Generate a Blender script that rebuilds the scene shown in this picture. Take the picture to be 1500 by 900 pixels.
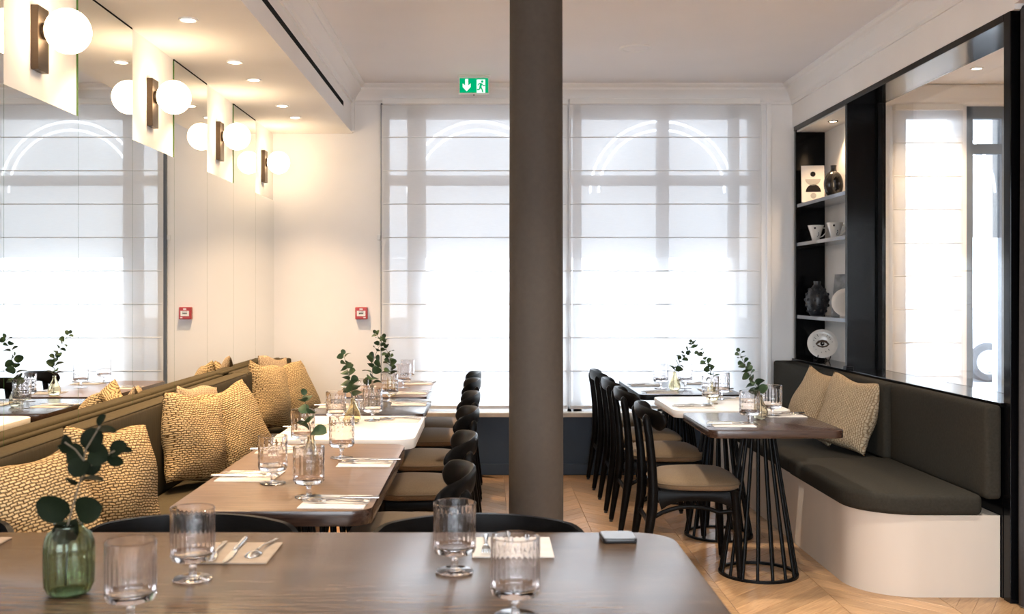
import bpy, bmesh, math, random
from mathutils import Vector, Matrix

random.seed(7)
PI = math.pi
SC = bpy.context.scene
COL = SC.collection
for _o in list(bpy.data.objects):
    bpy.data.objects.remove(_o)

# ------------------------------------------------------------------ camera
CAM_H = 1.385
cd = bpy.data.cameras.new('camera')
cam = bpy.data.objects.new('camera', cd)
COL.objects.link(cam)
cam.location = (0, 0, CAM_H)
cam.rotation_euler = (PI / 2, 0, 0)
cd.sensor_width = 36.0
cd.lens = 36.0                       # 1500 px focal length on a 1500 px wide frame
cd.shift_x = 38 / 1500
cd.shift_y = -22 / 1500
cd.clip_start = 0.05
cd.clip_end = 200
cd.dof.use_dof = True
cd.dof.focus_distance = 4.9
cd.dof.aperture_fstop = 4.6
SC.camera = cam

# ------------------------------------------------------------------ world, exposure
W = bpy.data.worlds.new('overcast_sky')
SC.world = W
W.use_nodes = True
bg = W.node_tree.nodes['Background']
bg.inputs['Color'].default_value = (0.86, 0.93, 1.0, 1)
bg.inputs['Strength'].default_value = 9.5
SC.view_settings.view_transform = 'Standard'
SC.view_settings.look = 'None'
SC.view_settings.exposure = 0.75
SC.view_settings.gamma = 1.0
SC.view_settings.use_curve_mapping = False
SC.cycles.use_denoising = True
SC.cycles.max_bounces = 12
SC.cycles.diffuse_bounces = 5
SC.cycles.glossy_bounces = 6
SC.cycles.transmission_bounces = 12
SC.cycles.transparent_max_bounces = 16
SC.cycles.sample_clamp_indirect = 8.0
SC.cycles.caustics_reflective = False
SC.cycles.caustics_refractive = False


def portal(loc, sx, sy, rot):
    l = bpy.data.lights.new('sky_portal', 'AREA')
    l.shape = 'RECTANGLE'
    l.size, l.size_y = sx, sy
    l.cycles.is_portal = True
    o = bpy.data.objects.new('sky_portal', l)
    COL.objects.link(o)
    o.location = loc
    o.rotation_euler = rot
    return o


portal((-0.02, 8.02, 1.6), 1.2, 2.4, (-PI / 2, 0, 0))
portal((1.30, 8.02, 1.6), 1.4, 2.4, (-PI / 2, 0, 0))
portal((-0.1, -2.66, 1.45), 4.6, 2.3, (PI / 2, 0, 0))      # added fill window behind the camera

# ------------------------------------------------------------------ materials
MATS = {}


def rgb(c):
    return (c[0], c[1], c[2], 1.0)


def base_mat(name):
    m = bpy.data.materials.new(name)
    m.use_nodes = True
    nt = m.node_tree
    b = nt.nodes['Principled BSDF']
    MATS[name] = m
    return m, nt, b


def nd(nt, kind, **kw):
    n = nt.nodes.new(kind)
    for k, v in kw.items():
        setattr(n, k, v)
    return n


def mat(name, col, rough=0.5, metal=0.0, spec=0.5, noise=0.0, nscale=8.0, bump=0.0, bscale=60.0,
        stretch=(1, 1, 1), sheen=0.0, coat=0.0, random_tint=0.0):
    m, nt, b = base_mat(name)
    b.inputs['Base Color'].default_value = rgb(col)
    b.inputs['Roughness'].default_value = rough
    b.inputs['Metallic'].default_value = metal
    b.inputs['Specular IOR Level'].default_value = spec
    if sheen:
        b.inputs['Sheen Weight'].default_value = sheen
    if coat:
        b.inputs['Coat Weight'].default_value = coat
        b.inputs['Coat Roughness'].default_value = 0.08
    tc = nd(nt, 'ShaderNodeTexCoord')
    mp = nd(nt, 'ShaderNodeMapping')
    mp.inputs['Scale'].default_value = stretch
    nt.links.new(tc.outputs['Object'], mp.inputs['Vector'])
    if noise or random_tint:
        n = nd(nt, 'ShaderNodeTexNoise')
        n.inputs['Scale'].default_value = nscale
        n.inputs['Detail'].default_value = 6
        nt.links.new(mp.outputs['Vector'], n.inputs['Vector'])
        r = nd(nt, 'ShaderNodeValToRGB')
        r.color_ramp.elements[0].position = 0.3
        r.color_ramp.elements[1].position = 0.7
        r.color_ramp.elements[0].color = rgb([c * (1 - noise) for c in col])
        r.color_ramp.elements[1].color = rgb([min(1, c * (1 + noise)) for c in col])
        nt.links.new(n.outputs['Fac'], r.inputs['Fac'])
        out = r.outputs['Color']
        if random_tint:
            oi = nd(nt, 'ShaderNodeObjectInfo')
            mr = nd(nt, 'ShaderNodeMapRange')
            mr.inputs['To Min'].default_value = 1 - random_tint
            mr.inputs['To Max'].default_value = 1 + random_tint
            nt.links.new(oi.outputs['Random'], mr.inputs['Value'])
            hs = nd(nt, 'ShaderNodeHueSaturation')
            nt.links.new(mr.outputs['Result'], hs.inputs['Value'])
            nt.links.new(out, hs.inputs['Color'])
            out = hs.outputs['Color']
        nt.links.new(out, b.inputs['Base Color'])
    if bump:
        n2 = nd(nt, 'ShaderNodeTexNoise')
        n2.inputs['Scale'].default_value = bscale
        n2.inputs['Detail'].default_value = 4
        nt.links.new(mp.outputs['Vector'], n2.inputs['Vector'])
        bp = nd(nt, 'ShaderNodeBump')
        bp.inputs['Strength'].default_value = bump
        bp.inputs['Distance'].default_value = 0.002
        nt.links.new(n2.outputs['Fac'], bp.inputs['Height'])
        nt.links.new(bp.outputs['Normal'], b.inputs['Normal'])
    return m


mat('plaster', (0.89, 0.875, 0.86), 0.85, spec=0.2, noise=0.02, nscale=3, bump=0.05, bscale=120)
mat('ceiling_paint', (0.90, 0.885, 0.89), 0.9, spec=0.1, noise=0.015, nscale=2)
mat('trim_paint', (0.88, 0.87, 0.86), 0.6, spec=0.3)
mat('slot_black', (0.004, 0.004, 0.004), 0.8, spec=0.1)
mat('dado_paint', (0.030, 0.046, 0.070), 0.5, spec=0.3, noise=0.08, nscale=5)
mat('frame_paint', (0.74, 0.76, 0.79), 0.5, spec=0.3, noise=0.04, nscale=6)
mat('frame_blue', (0.13, 0.16, 0.20), 0.5, spec=0.3, noise=0.05, nscale=6)
mat('sill_stone', (0.55, 0.47, 0.38), 0.45, spec=0.4, noise=0.12, nscale=12)
mat('black_lacquer', (0.003, 0.003, 0.0035), 0.10, spec=0.16, noise=0.05, nscale=4)
mat('black_matte', (0.004, 0.004, 0.0045), 0.45, spec=0.12)
mat('niche_white', (0.74, 0.71, 0.67), 0.7, spec=0.2, noise=0.03, nscale=5)
mat('shelf_edge', (0.34, 0.36, 0.40), 0.10, metal=0.8, noise=0.2, nscale=3)
mat('bronze', (0.085, 0.062, 0.045), 0.38, metal=0.9, noise=0.08, nscale=20, stretch=(1, 1, 20))
mat('column_cloth', (0.060, 0.048, 0.038), 0.75, spec=0.25, noise=0.06, nscale=50, bump=0.25, bscale=260)
mat('black_wood', (0.004, 0.0035, 0.0033), 0.33, spec=0.07, noise=0.3, nscale=30, stretch=(1, 1, 6), bump=0.06, bscale=90)
mat('black_steel', (0.004, 0.004, 0.004), 0.40, spec=0.12)
mat('tan_fabric', (0.175, 0.116, 0.064), 0.8, spec=0.25, noise=0.16, nscale=240, bump=0.25, bscale=400, sheen=0.05)
mat('tan_piping', (0.15, 0.105, 0.062), 0.8, spec=0.2)
mat('olive_fabric', (0.078, 0.063, 0.038), 0.95, spec=0.06, noise=0.10, nscale=120, bump=0.8, bscale=46, stretch=(1, 1, 0.10))
mat('olive_dark', (0.035, 0.031, 0.024), 0.95, spec=0.06, noise=0.12, nscale=90, bump=0.35, bscale=300)
mat('bench_base', (0.64, 0.555, 0.465), 0.6, spec=0.3, noise=0.04, nscale=4, stretch=(1, 1, 0.3))
mat('white_top', (0.80, 0.77, 0.73), 0.35, spec=0.5, noise=0.02, nscale=5)
mat('steel', (0.62, 0.61, 0.60), 0.18, metal=1.0)
mat('napkin', (0.66, 0.62, 0.575), 0.9, spec=0.1, noise=0.05, nscale=30, bump=0.15, bscale=300)
mat('napkin_brown', (0.36, 0.29, 0.225), 0.9, spec=0.1, noise=0.06, nscale=30, bump=0.15, bscale=300)
mat('red_plastic', (0.42, 0.018, 0.018), 0.4)
mat('white_plastic', (0.82, 0.82, 0.81), 0.4)
mat('black_plastic', (0.012, 0.012, 0.013), 0.35)
mat('pager_sheen', (0.24, 0.26, 0.29), 0.25, spec=0.5)  # pale blue-grey puts the reflection on the pager top into colour
mat('black_ceramic', (0.013, 0.014, 0.017), 0.35, spec=0.5, noise=0.2, nscale=20)
mat('gloss_ceramic', (0.022, 0.019, 0.018), 0.18, spec=0.6, noise=0.1, nscale=6)
mat('white_ceramic', (0.80, 0.76, 0.70), 0.22, spec=0.5)
mat('paper', (0.80, 0.75, 0.69), 0.8, spec=0.1)
mat('ink_black', (0.016, 0.013, 0.013), 0.7, spec=0.1)
mat('ink_grey', (0.42, 0.40, 0.37), 0.7, spec=0.1)
mat('photo_grey', (0.16, 0.165, 0.17), 0.35, spec=0.4, noise=0.6, nscale=14)
mat('ink_brown', (0.09, 0.058, 0.040), 0.7, spec=0.1)
mat('curtain_grey', (0.075, 0.073, 0.075), 0.95, spec=0.05, noise=0.1, nscale=60, bump=0.3, bscale=300)
mat('leaf_green', (0.040, 0.070, 0.030), 0.55, spec=0.2, noise=0.25, nscale=25, random_tint=0.30)
mat('leaf_backlit', (0.006, 0.009, 0.004), 0.6, spec=0.05, noise=0.25, nscale=25, random_tint=0.25)  # darker leaf copy, the backlit shade is put into its colour
mat('stem_brown', (0.10, 0.075, 0.045), 0.7)
mat('asphalt', (0.42, 0.42, 0.43), 0.9, spec=0.1, noise=0.1, nscale=3)
mat('car_white', (0.75, 0.76, 0.78), 0.2, spec=0.5, coat=0.6)
mat('tyre', (0.05, 0.05, 0.055), 0.8)
mat('rim_grey', (0.50, 0.51, 0.53), 0.35, metal=0.4)
mat('car_window', (0.10, 0.12, 0.14), 0.1, spec=0.6)
mat('terracotta', (0.46, 0.18, 0.10), 0.7)


def wood(name, c1, c2, rough, scale, stretch, spec=0.5, random_tint=0.0, rot=0.0, bump=0.08):
    m, nt, b = base_mat(name)
    b.inputs['Roughness'].default_value = rough
    b.inputs['Specular IOR Level'].default_value = spec
    tc = nd(nt, 'ShaderNodeTexCoord')
    mr0 = nd(nt, 'ShaderNodeMapping')
    mr0.inputs['Rotation'].default_value = (0, 0, rot)
    nt.links.new(tc.outputs['Object'], mr0.inputs['Vector'])
    mp = nd(nt, 'ShaderNodeMapping')
    mp.inputs['Scale'].default_value = stretch
    nt.links.new(mr0.outputs['Vector'], mp.inputs['Vector'])
    src = mp.outputs['Vector']
    oi = None
    if random_tint:
        oi = nd(nt, 'ShaderNodeObjectInfo')
        ad = nd(nt, 'ShaderNodeVectorMath', operation='ADD')
        sc_ = nd(nt, 'ShaderNodeVectorMath', operation='SCALE')
        cmb = nd(nt, 'ShaderNodeCombineXYZ')
        nt.links.new(oi.outputs['Random'], cmb.inputs['X'])
        nt.links.new(oi.outputs['Random'], cmb.inputs['Y'])
        nt.links.new(cmb.outputs['Vector'], sc_.inputs[0])
        sc_.inputs['Scale'].default_value = 37.0
        nt.links.new(src, ad.inputs[0])
        nt.links.new(sc_.outputs['Vector'], ad.inputs[1])
        src = ad.outputs['Vector']
    n = nd(nt, 'ShaderNodeTexNoise')
    n.inputs['Scale'].default_value = scale
    n.inputs['Detail'].default_value = 8
    n.inputs['Roughness'].default_value = 0.62
    n.inputs['Distortion'].default_value = 0.6
    nt.links.new(src, n.inputs['Vector'])
    r = nd(nt, 'ShaderNodeValToRGB')
    r.color_ramp.elements[0].position = 0.33
    r.color_ramp.elements[1].position = 0.68
    r.color_ramp.elements[0].color = rgb(c1)
    r.color_ramp.elements[1].color = rgb(c2)
    nt.links.new(n.outputs['Fac'], r.inputs['Fac'])
    out = r.outputs['Color']
    if random_tint:
        mr = nd(nt, 'ShaderNodeMapRange')
        mr.inputs['To Min'].default_value = 1 - random_tint
        mr.inputs['To Max'].default_value = 1 + random_tint
        nt.links.new(oi.outputs['Random'], mr.inputs['Value'])
        hs = nd(nt, 'ShaderNodeHueSaturation')
        nt.links.new(mr.outputs['Result'], hs.inputs['Value'])
        nt.links.new(out, hs.inputs['Color'])
        out = hs.outputs['Color']
    nt.links.new(out, b.inputs['Base Color'])
    bp = nd(nt, 'ShaderNodeBump')
    bp.inputs['Strength'].default_value = bump
    bp.inputs['Distance'].default_value = 0.001
    nt.links.new(n.outputs['Fac'], bp.inputs['Height'])
    nt.links.new(bp.outputs['Normal'], b.inputs['Normal'])
    return m


wood('smoked_oak', (0.105, 0.062, 0.035), (0.235, 0.150, 0.090), 0.34, 9.0, (0.9, 14, 14), spec=0.35)
wood('smoked_oak_long', (0.026, 0.014, 0.008), (0.175, 0.112, 0.066), 0.25, 9.0, (0.9, 14, 14), spec=0.2)
wood('walnut', (0.024, 0.012, 0.008), (0.070, 0.038, 0.025), 0.22, 9.0, (0.9, 14, 14))
wood('dark_stain', (0.022, 0.020, 0.022), (0.06, 0.056, 0.058), 0.24, 9.0, (0.9, 14, 14))
wood('oak_plank_up', (0.34, 0.185, 0.085), (0.53, 0.325, 0.165), 0.30, 7.0, (1.2, 12, 8), random_tint=0.17, rot=-PI / 4)
wood('oak_plank_down', (0.34, 0.185, 0.085), (0.53, 0.325, 0.165), 0.30, 7.0, (1.2, 12, 8), random_tint=0.17, rot=PI / 4)


def mirror_mat():
    m, nt, b = base_mat('mirror')
    b.inputs['Base Color'].default_value = (0.88, 0.89, 0.87, 1)
    b.inputs['Metallic'].default_value = 1.0
    b.inputs['Roughness'].default_value = 0.0
    m2, nt2, b2 = base_mat('mirror_edge')
    b2.inputs['Base Color'].default_value = (0.06, 0.14, 0.035, 1)
    b2.inputs['Roughness'].default_value = 0.2


mirror_mat()


def glass_mat(name, col, ior=1.45, rough=0.0):
    m = bpy.data.materials.new(name)
    m.use_nodes = True
    nt = m.node_tree
    nt.nodes.remove(nt.nodes['Principled BSDF'])
    g = nd(nt, 'ShaderNodeBsdfGlass')
    g.inputs['Color'].default_value = rgb(col)
    g.inputs['Roughness'].default_value = rough
    g.inputs['IOR'].default_value = ior
    nt.links.new(g.outputs[0], nt.nodes['Material Output'].inputs['Surface'])
    MATS[name] = m


glass_mat('clear_glass', (0.97, 0.96, 0.96))
glass_mat('green_glass', (0.74, 0.80, 0.70))
glass_mat('amber_glass', (0.965, 0.935, 0.83))
glass_mat('smoke_glass', (0.88, 0.86, 0.80))


def pane_mat(name, tint, gloss=0.08, rough=0.0):
    """thin sheet of glass: passes light straight through, reflects by Fresnel"""
    m = bpy.data.materials.new(name)
    m.use_nodes = True
    nt = m.node_tree
    nt.nodes.remove(nt.nodes['Principled BSDF'])
    t = nd(nt, 'ShaderNodeBsdfTransparent')
    t.inputs['Color'].default_value = rgb(tint)
    g = nd(nt, 'ShaderNodeBsdfGlossy')
    g.inputs['Roughness'].default_value = rough
    f = nd(nt, 'ShaderNodeLayerWeight')          # Schlick reflectance, same from both faces
    pw = nd(nt, 'ShaderNodeMath', operation='POWER')
    nt.links.new(f.outputs['Facing'], pw.inputs[0])
    pw.inputs[1].default_value = 5.0
    ma = nd(nt, 'ShaderNodeMath', operation='MULTIPLY_ADD')
    nt.links.new(pw.outputs[0], ma.inputs[0])
    ma.inputs[1].default_value = 0.9
    ma.inputs[2].default_value = 0.04
    mx = nd(nt, 'ShaderNodeMixShader')
    nt.links.new(ma.outputs[0], mx.inputs[0])
    nt.links.new(t.outputs[0], mx.inputs[1])
    nt.links.new(g.outputs[0], mx.inputs[2])
    nt.links.new(mx.outputs[0], nt.nodes['Material Output'].inputs['Surface'])
    MATS[name] = m
    return m, nt, t


pane_mat('pane', (0.80, 0.815, 0.83))
pane_mat('partition_pane', (0.94, 0.95, 0.96))


def dimmed_pane_mat():
    """upper window glass: added grey film with two clear arcs left in it (object space)"""
    m, nt, t = pane_mat('dimmed_pane', (0.6, 0.62, 0.66))
    tc = nd(nt, 'ShaderNodeTexCoord')
    sp = nd(nt, 'ShaderNodeSeparateXYZ')
    nt.links.new(tc.outputs['Object'], sp.inputs[0])
    cb = nd(nt, 'ShaderNodeCombineXYZ')
    nt.links.new(sp.outputs['X'], cb.inputs['X'])
    nt.links.new(sp.outputs['Z'], cb.inputs['Y'])
    ln = nd(nt, 'ShaderNodeVectorMath', operation='LENGTH')
    nt.links.new(cb.outputs[0], ln.inputs[0])
    acc = None
    for r0 in (0.545, 0.480):
        s = nd(nt, 'ShaderNodeMath', operation='SUBTRACT')
        nt.links.new(ln.outputs['Value'], s.inputs[0])
        s.inputs[1].default_value = r0
        a = nd(nt, 'ShaderNodeMath', operation='ABSOLUTE')
        nt.links.new(s.outputs[0], a.inputs[0])
        l = nd(nt, 'ShaderNodeMath', operation='LESS_THAN')
        nt.links.new(a.outputs[0], l.inputs[0])
        l.inputs[1].default_value = 0.009
        if acc is None:
            acc = l.outputs[0]
        else:
            ad = nd(nt, 'ShaderNodeMath', operation='MAXIMUM')
            nt.links.new(acc, ad.inputs[0])
            nt.links.new(l.outputs[0], ad.inputs[1])
            acc = ad.outputs[0]
    up = nd(nt, 'ShaderNodeMath', operation='GREATER_THAN')
    nt.links.new(sp.outputs['Z'], up.inputs[0])
    up.inputs[1].default_value = 0.0
    ml = nd(nt, 'ShaderNodeMath', operation='MULTIPLY')
    nt.links.new(acc, ml.inputs[0])
    nt.links.new(up.outputs[0], ml.inputs[1])
    mx = nd(nt, 'ShaderNodeMix', data_type='RGBA')
    nt.links.new(ml.outputs[0], mx.inputs[0])
    mx.inputs[6].default_value = (0.375, 0.382, 0.392, 1)  # grey dims the sky, standing in for the darker view outside
    mx.inputs[7].default_value = (0.70, 0.705, 0.71, 1)
    nt.links.new(mx.outputs[2], t.inputs['Color'])


dimmed_pane_mat()


def sheer_mat(name, through, white):
    m = bpy.data.materials.new(name)
    m.use_nodes = True
    nt = m.node_tree
    nt.nodes.remove(nt.nodes['Principled BSDF'])
    tr = nd(nt, 'ShaderNodeBsdfTransparent')
    tl = nd(nt, 'ShaderNodeBsdfTranslucent')
    df = nd(nt, 'ShaderNodeBsdfDiffuse')
    tc = nd(nt, 'ShaderNodeTexCoord')
    mp = nd(nt, 'ShaderNodeMapping')
    mp.inputs['Scale'].default_value = (6, 6, 160)
    n = nd(nt, 'ShaderNodeTexNoise')
    n.inputs['Scale'].default_value = 3
    n.inputs['Detail'].default_value = 3
    r = nd(nt, 'ShaderNodeValToRGB')
    r.color_ramp.elements[0].color = rgb([c * 0.88 for c in white])
    r.color_ramp.elements[1].color = rgb(white)
    nt.links.new(tc.outputs['Object'], mp.inputs['Vector'])
    nt.links.new(mp.outputs['Vector'], n.inputs['Vector'])
    nt.links.new(n.outputs['Fac'], r.inputs['Fac'])
    nt.links.new(r.outputs['Color'], tl.inputs['Color'])
    nt.links.new(r.outputs['Color'], df.inputs['Color'])
    m1 = nd(nt, 'ShaderNodeMixShader')
    m1.inputs[0].default_value = 0.70
    nt.links.new(tl.outputs[0], m1.inputs[1])
    nt.links.new(df.outputs[0], m1.inputs[2])
    m2 = nd(nt, 'ShaderNodeMixShader')
    m2.inputs[0].default_value = through
    nt.links.new(m1.outputs[0], m2.inputs[1])
    nt.links.new(tr.outputs[0], m2.inputs[2])
    nt.links.new(m2.outputs[0], nt.nodes['Material Output'].inputs['Surface'])
    MATS[name] = m


sheer_mat('sheer_linen', 0.18, (0.95, 0.955, 0.96))
mat('sheer_hem', (0.80, 0.81, 0.83), 0.9, spec=0.05)


def emit_mat(name, col, strength):
    m = bpy.data.materials.new(name)
    m.use_nodes = True
    nt = m.node_tree
    nt.nodes.remove(nt.nodes['Principled BSDF'])
    e = nd(nt, 'ShaderNodeEmission')
    e.inputs['Color'].default_value = rgb(col)
    e.inputs['Strength'].default_value = strength
    nt.links.new(e.outputs[0], nt.nodes['Material Output'].inputs['Surface'])
    MATS[name] = m


emit_mat('globe_glow', (1.0, 0.72, 0.43), 10.5)
emit_mat('lamp_glow', (1.0, 0.82, 0.60), 14.0)
emit_mat('exit_green', (0.0, 0.36, 0.14), 0.75)
emit_mat('exit_white', (0.72, 1.0, 0.84), 0.85)


def knit_mat(name, cream, dark, rot=0.0, w=0.019, h=0.0098):
    m, nt, b = base_mat(name)
    b.inputs['Roughness'].default_value = 0.85
    b.inputs['Specular IOR Level'].default_value = 0.15
    tc = nd(nt, 'ShaderNodeTexCoord')
    sp = nd(nt, 'ShaderNodeSeparateXYZ')
    nt.links.new(tc.outputs['Object'], sp.inputs[0])
    cb = nd(nt, 'ShaderNodeCombineXYZ')
    nt.links.new(sp.outputs['X'], cb.inputs['X'])
    nt.links.new(sp.outputs['Z'], cb.inputs['Y'])
    n0 = nd(nt, 'ShaderNodeTexNoise')
    n0.inputs['Scale'].default_value = 26
    n0.inputs['Detail'].default_value = 4
    nt.links.new(tc.outputs['Object'], n0.inputs['Vector'])
    sc0 = nd(nt, 'ShaderNodeVectorMath', operation='SCALE')
    sc0.inputs['Scale'].default_value = 0.02
    nt.links.new(n0.outputs['Color'], sc0.inputs[0])
    ad = nd(nt, 'ShaderNodeVectorMath', operation='ADD')
    nt.links.new(cb.outputs[0], ad.inputs[0])
    nt.links.new(sc0.outputs[0], ad.inputs[1])
    mp = nd(nt, 'ShaderNodeMapping')
    mp.inputs['Rotation'].default_value = (0, 0, rot)
    nt.links.new(ad.outputs[0], mp.inputs['Vector'])
    br = nd(nt, 'ShaderNodeTexBrick')
    br.inputs['Scale'].default_value = 1.0
    br.inputs['Brick Width'].default_value = w
    br.inputs['Row Height'].default_value = h
    br.inputs['Mortar Size'].default_value = 0.0031
    br.inputs['Mortar Smooth'].default_value = 1.0
    br.inputs['Color1'].default_value = rgb(cream)
    br.inputs['Color2'].default_value = rgb([c * 0.84 for c in cream])
    br.inputs['Mortar'].default_value = rgb(dark)
    nt.links.new(mp.outputs['Vector'], br.inputs['Vector'])
    nt.links.new(br.outputs['Color'], b.inputs['Base Color'])
    inv = nd(nt, 'ShaderNodeMath', operation='SUBTRACT')
    inv.inputs[0].default_value = 1.0
    nt.links.new(br.outputs['Fac'], inv.inputs[1])
    bp = nd(nt, 'ShaderNodeBump')
    bp.inputs['Strength'].default_value = 0.9
    bp.inputs['Distance'].default_value = 0.004
    nt.links.new(inv.outputs[0], bp.inputs['Height'])
    nt.links.new(bp.outputs['Normal'], b.inputs['Normal'])


knit_mat('knit_gold', (0.66, 0.48, 0.255), (0.085, 0.045, 0.014))
knit_mat('knit_cream', (0.60, 0.46, 0.30), (0.26, 0.17, 0.09), rot=PI / 2, w=0.020, h=0.011)


# ------------------------------------------------------------------ mesh helpers
class MB:
    def __init__(s):
        s.v, s.f = [], []

    def add(s, vs, fs):
        k = len(s.v)
        s.v += [tuple(p) for p in vs]
        s.f += [tuple(i + k for i in f) for f in fs]
        return s

    def box(s, x0, x1, y0, y1, z0, z1):
        return s.add([(x0, y0, z0), (x1, y0, z0), (x1, y1, z0), (x0, y1, z0),
                      (x0, y0, z1), (x1, y0, z1), (x1, y1, z1), (x0, y1, z1)],
                     [(0, 3, 2, 1), (4, 5, 6, 7), (0, 1, 5, 4), (1, 2, 6, 5), (2, 3, 7, 6), (3, 0, 4, 7)])

    def prism(s, poly, z0, z1, axis='z'):
        """extrude a 2-D polygon; axis z: (x,y); axis y: (x,z) ; axis x: (y,z)"""
        n = len(poly)

        def P(a, b, c):
            return (a, b, c) if axis == 'z' else ((a, c, b) if axis == 'y' else (c, a, b))
        vs = [P(a, b, z0) for a, b in poly] + [P(a, b, z1) for a, b in poly]
        fs = [tuple(range(n - 1, -1, -1)), tuple(range(n, 2 * n))]
        fs += [(i, (i + 1) % n, n + (i + 1) % n, n + i) for i in range(n)]
        return s.add(vs, fs)

    def lathe(s, prof, n=32, cx=0, cy=0, wob=None, close=False):
        vs, fs = [], []
        m = len(prof)
        for j, (r, z) in enumerate(prof):
            for i in range(n):
                a = 2 * PI * i / n
                rr = r + (wob(a, j, r, z) if wob else 0)
                vs.append((cx + rr * math.cos(a), cy + rr * math.sin(a), z))
        rng = m if close else m - 1
        for j in range(rng):
            j2 = (j + 1) % m
            for i in range(n):
                i2 = (i + 1) % n
                fs.append((j * n + i, j * n + i2, j2 * n + i2, j2 * n + i))
        if not close:
            if prof[0][0] > 1e-5:
                fs.append(tuple(range(n - 1, -1, -1)))
            if prof[-1][0] > 1e-5:
                fs.append(tuple((m - 1) * n + i for i in range(n)))
        return s.add(vs, fs)

    def sweep(s, pts, rad, n=10, up=(0, 0, 1), cap=True, sq=1.0):
        """tube through pts, rad = number, or list of (a,b) half sizes across/up"""
        pts = [Vector(p) for p in pts]
        m = len(pts)
        if not isinstance(rad, (list, tuple)):
            rad = [(rad, rad)] * m
        rad = [(r, r) if not isinstance(r, (list, tuple)) else r for r in rad]
        vs, fs = [], []
        up = Vector(up)
        for j, p in enumerate(pts):
            t = (pts[min(j + 1, m - 1)] - pts[max(j - 1, 0)]).normalized()
            a = t.cross(up)
            if a.length < 1e-4:
                a = t.cross(Vector((1, 0, 0)))
            a.normalize()
            b = a.cross(t).normalized()
            for i in range(n):
                q = 2 * PI * (i + 0.5) / n
                c, d = math.cos(q), math.sin(q)
                c = math.copysign(abs(c) ** sq, c)
                d = math.copysign(abs(d) ** sq, d)
                vs.append(p + a * (rad[j][0] * c) + b * (rad[j][1] * d))
        for j in range(m - 1):
            for i in range(n):
                i2 = (i + 1) % n
                fs.append((j * n + i, j * n + i2, (j + 1) * n + i2, (j + 1) * n + i))
        if cap:
            fs.append(tuple(range(n - 1, -1, -1)))
            fs.append(tuple((m - 1) * n + i for i in range(n)))
        return s.add(vs, fs)

    def grid(s, fn, nu, nv):
        vs = [fn(i / nu, j / nv) for j in range(nv + 1) for i in range(nu + 1)]
        fs = [(j * (nu + 1) + i, j * (nu + 1) + i + 1, (j + 1) * (nu + 1) + i + 1, (j + 1) * (nu + 1) + i)
              for j in range(nv) for i in range(nu)]
        return s.add(vs, fs)

    def mesh(s, name, m, smooth=None, bevel=0.0, bseg=2, bangle=0.6, weld=0.0):
        me = bpy.data.meshes.new(name)
        me.from_pydata(s.v, [], s.f)
        bm = bmesh.new()
        bm.from_mesh(me)
        if weld:
            bmesh.ops.remove_doubles(bm, verts=bm.verts, dist=weld)
        bmesh.ops.recalc_face_normals(bm, faces=bm.faces)
        if bevel:
            ed = [e for e in bm.edges if len(e.link_faces) == 2 and e.calc_face_angle(0) > bangle]
            bmesh.ops.bevel(bm, geom=ed, offset=bevel, offset_type='OFFSET', segments=bseg, profile=0.5,
                            affect='EDGES', clamp_overlap=True)
        bm.to_mesh(me)
        bm.free()
        if smooth is not None:
            me.polygons.foreach_set('use_smooth', [True] * len(me.polygons))
            me.set_sharp_from_angle(angle=smooth)
        ml = m if isinstance(m, (list, tuple)) else [m]
        for x in ml:
            me.materials.append(MATS[x])
        me.update()
        return me

    def build(s, name, m, parent=None, smooth=None, bevel=0.0, bseg=2, **kw):
        return put(name, s.mesh(name, m, smooth, bevel, bseg, **kw), parent)


def put(name, me, parent=None, loc=(0, 0, 0), rot=(0, 0, 0)):
    o = bpy.data.objects.new(name, me)
    COL.objects.link(o)
    o.location = loc
    o.rotation_euler = rot
    o.parent = parent
    return o


def tag(o, label, cat, group=None, kind=None):
    o['label'] = label
    o['category'] = cat
    if group:
        o['group'] = group
    if kind:
        o['kind'] = kind
    return o


def thing(name, label, cat, loc=(0, 0, 0), rz=0.0, group=None):
    o = bpy.data.objects.new(name, None)
    COL.objects.link(o)
    o.empty_display_size = 0.1
    o.location = loc
    o.rotation_euler = (0, 0, rz)
    return tag(o, label, cat, group)


def struct(o, label=None, cat=None):
    o['kind'] = 'structure'
    if label:
        o['label'] = label
    if cat:
        o['category'] = cat
    return o


def dup(root, loc, rz=0.0, label=None, group=None):
    def cp(o, parent):
        c = o.copy()
        COL.objects.link(c)
        c.parent = parent
        for ch in [x for x in bpy.data.objects if x.parent == o]:
            cp(ch, c)
        return c
    r = cp(root, None)
    r.location = loc
    r.rotation_euler = (0, 0, rz)
    if label:
        r['label'] = label
    if group:
        r['group'] = group
    return r


def first_or_dup(store, key, maker, loc, rz, label, group=None):
    """build one of a kind the first time, copy it with all its parts afterwards"""
    if key not in store:
        store[key] = o = maker()
        o.location = loc
        o.rotation_euler = (0, 0, rz)
        o['label'] = label
        if group:
            o['group'] = group
        return o
    return dup(store[key], loc, rz, label, group)


STORE = {}


def round_rect(x0, x1, y0, y1, r, n=6):
    out = []
    for cx, cy, a0 in ((x1 - r, y1 - r, 0), (x0 + r, y1 - r, PI / 2), (x0 + r, y0 + r, PI), (x1 - r, y0 + r, 1.5 * PI)):
        for i in range(n + 1):
            a = a0 + PI / 2 * i / n
            out.append((cx + r * math.cos(a), cy + r * math.sin(a)))
    return out


def disc(cx, cy, rx, ry=None, n=24, a0=0, a1=2 * PI):
    ry = ry or rx
    full = abs(a1 - a0 - 2 * PI) < 1e-6
    k = n if full else n + 1
    return [(cx + rx * math.cos(a0 + (a1 - a0) * i / n), cy + ry * math.sin(a0 + (a1 - a0) * i / n)) for i in range(k)]


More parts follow.
